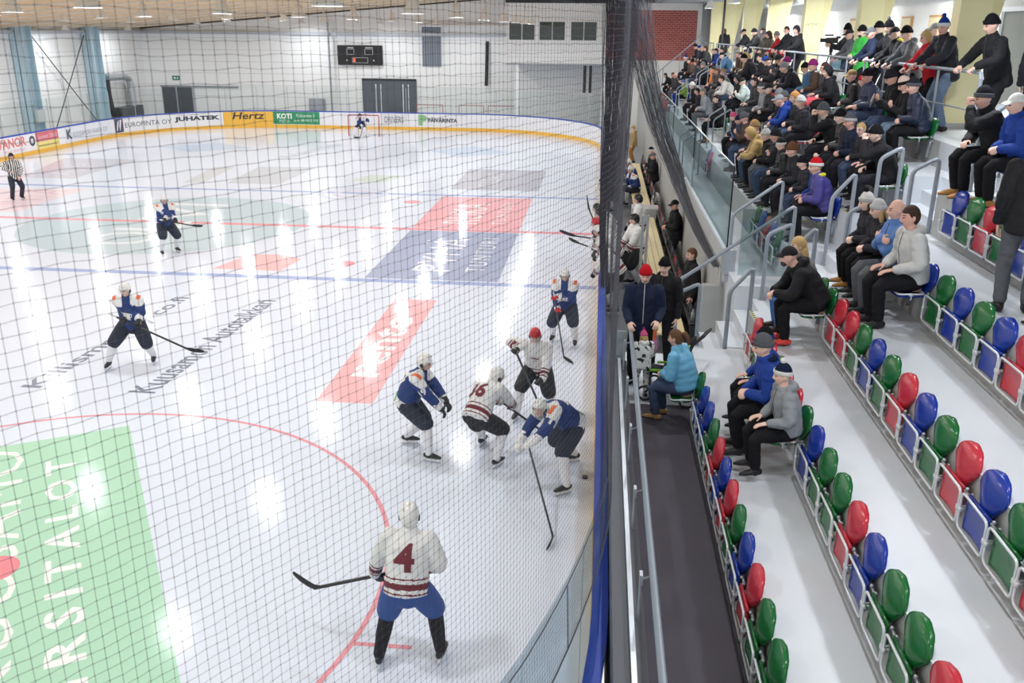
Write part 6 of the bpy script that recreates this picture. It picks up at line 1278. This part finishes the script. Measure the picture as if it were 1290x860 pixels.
# concourse
CX_ = 5.32 + .36
CON = [
 (5.75, 18.9, 'stand', 'K', 'K', None, 'm', 'long', 'person in a long black coat standing with back turned by the far pillars', (), 1.0, -1.2),
 (CX_, 10.9, 'rail', 'k', 'J', 'cK', 'X', 'plain', 'man in a black cap leaning on the railing by the third farthest pillar', (), 1.0, 0),
 (CX_ + .35, 9.3, 'belly', 'G', 'K', None, 'D', 'plain', 'dark-haired man in grey standing behind the leaning men', (), 1.0, 0),
 (CX_, 8.3, 'rail', 'K', 'K', 'bK', 'X', 'plain', 'man in black with a black beanie bending over the railing', (), 1.0, 0),
 (CX_, 6.1, 'rail', 'z', 'K', 'bg', 'D', 'plain', 'person in a grey beanie leaning on the railing beside the fur hat', (), .95, 0),
 (CX_, 5.2, 'rail', 'z', 'K', 'hM', 'Dl', 'plain', 'woman in a brown fur hat and grey-green coat at the railing', (), .95, 0),
 (CX_, 3.7, 'rail', 'R', 'K', 'bg', 'H', 'plain', 'person in a red jacket and grey beanie at the railing', (), .94, 0),
 (CX_, 2.3, 'rail_near', 'K', 'K', None, 'D', 'plain', 'man with glasses in a black jacket at the railing', ('g',), 1.03, 0),
 (CX_ + .05, 1.1, 'rail_near', 'K', 'K', 'hK', '-', 'hood', 'person in black with the hood up at the railing', (), 1.03, 0),
 (6.3, -2.25, 'camera', 'k', 'J', 'qK', 'X', 'hood', 'cameraman in a dark jacket and pointed black beanie behind the tripod', (), 1.02, 0),
 (CX_ + .1, -5.0, 'rail', 'G', 'K', 'ck', 'X', 'plain', 'man in grey and a dark cap behind the green jacket', (), .98, 0),
 (CX_ + .5, -5.45, 'belly', 'k', 'K', 'bK', 'X', 'plain', 'man in a black beanie behind the green jacket, standing tallest', (), 1.05, 0),
 (CX_, -5.95, 'belly', 'E', 'K', 'bK', 'D', 'plain', 'bearded man in a bright green jacket and black beanie at the railing', ('BM',), 1.0, .2),
 (CX_, -7.15, 'rail', 'N', 'K', 'cG', 'X', 'plain', 'man in a grey cap and navy jacket leaning on the railing', (), 1.0, 0),
 (CX_ + .15, -7.7, 'rail_near', 'K', 'K', 'oKKG', 'X', 'plain', 'man in black with a black bobble beanie at the railing', (), 1.06, 0),
 (CX_, -8.75, 'rail', 'K', 'K', 'cK', 'X', 'plain', 'man in a black cap with a yellow scarf at the railing', ('sY',), 1.0, 0),
 (CX_, -9.5, 'rail', 'G', 'K', 'bK', 'X', 'hood', 'man in a grey jacket and black beanie leaning on the railing', (), 1.0, 0),
 (CX_ + .02, -10.5, 'rail', 'R', 'K', None, 'Hs', 'long', 'blond woman in a long red coat at the railing', (), .96, 0),
 (CX_ + .45, -9.2, 'stand', 'J', 'K', 'cg', 'x', 'plain', 'man in a grey and navy cap behind the woman in the red coat', (), 1.02, 0),
 (CX_, -11.25, 'rail_near', 'k', 'j', 'oBWB', 'X', 'plain', 'man in a blue patterned beanie, black jacket and jeans at the railing', (), 1.06, 0),
 (CX_ + .02, -13.25, 'rail', 'K', 'K', 'bK', 'X', 'plain', 'big man in a black beanie and black jacket at the end of the railing', (), 1.08, .15),
 (6.3, -13.3, 'stand', 'k', 'K', None, '-', 'plain', 'bald man in dark clothes behind the big man in the black beanie', (), 1.02, -2.0),
]
for x, y, pn, jk, tr, hat, hair, style, lb, ex, sc, rz in CON: stp(x, y, CZ, pn, jk, tr, hat, hair, style, lb, sc, ex, rz)
# small carried things
mb = MB(); mb.box(-.11, .11, -.005, .005, -.08, .08); o = mb.build('programme', mat('paper_white', '#e9e3dc', .7)); tag(o, 'white folded paper held by the person in black in the top row', 'paper'); o.location = (FX(6) - .06 - .47, -11.2, FZ(6) + .9); o.rotation_euler = (.3, .5, 1.3)
mb = MB(); mb.box(-.04, .04, -.008, .008, -.075, .075); o = mb.build('phone', mat('blue_phone', '#2f66c0', .3)); tag(o, 'bright blue phone held by the woman in the dark grey beanie', 'phone'); o.location = (FX(4) - .06 - .45, -5.62, FZ(4) + .86); o.rotation_euler = (-.5, .3, 1.4)
mb = MB(); mb.box(-.2, .2, -.006, .006, -.14, .14); o = mb.build('newspaper', mat('paper_white', '#e9e3dc', .7)); tag(o, 'white paper held by the man in the pale grey-green jacket', 'paper'); o.location = (FX(5) - .06 - .5, .5, FZ(5) + .86); o.rotation_euler = (-.7, 0, 1.57)
r = empty('toy', (.78, -15.42, 1.08 + .78), 0, 'orange and pink toy handed to the toddler', 'toy'); mb = MB(); mb.tube([(0, 0, .0), (0, 0, .16)], [.03, .024], 10, round_caps=True); mb.build('orange_top', mat('toy_orange', '#e5703a', .4), r, smooth=True); mb = MB(); mb.tube([(0, 0, -.16), (0, 0, -.02)], [.045, .03], 10, round_caps=True); mb.build('pink_bottom', mat('toy_pink', '#d977b4', .4), r, smooth=True)
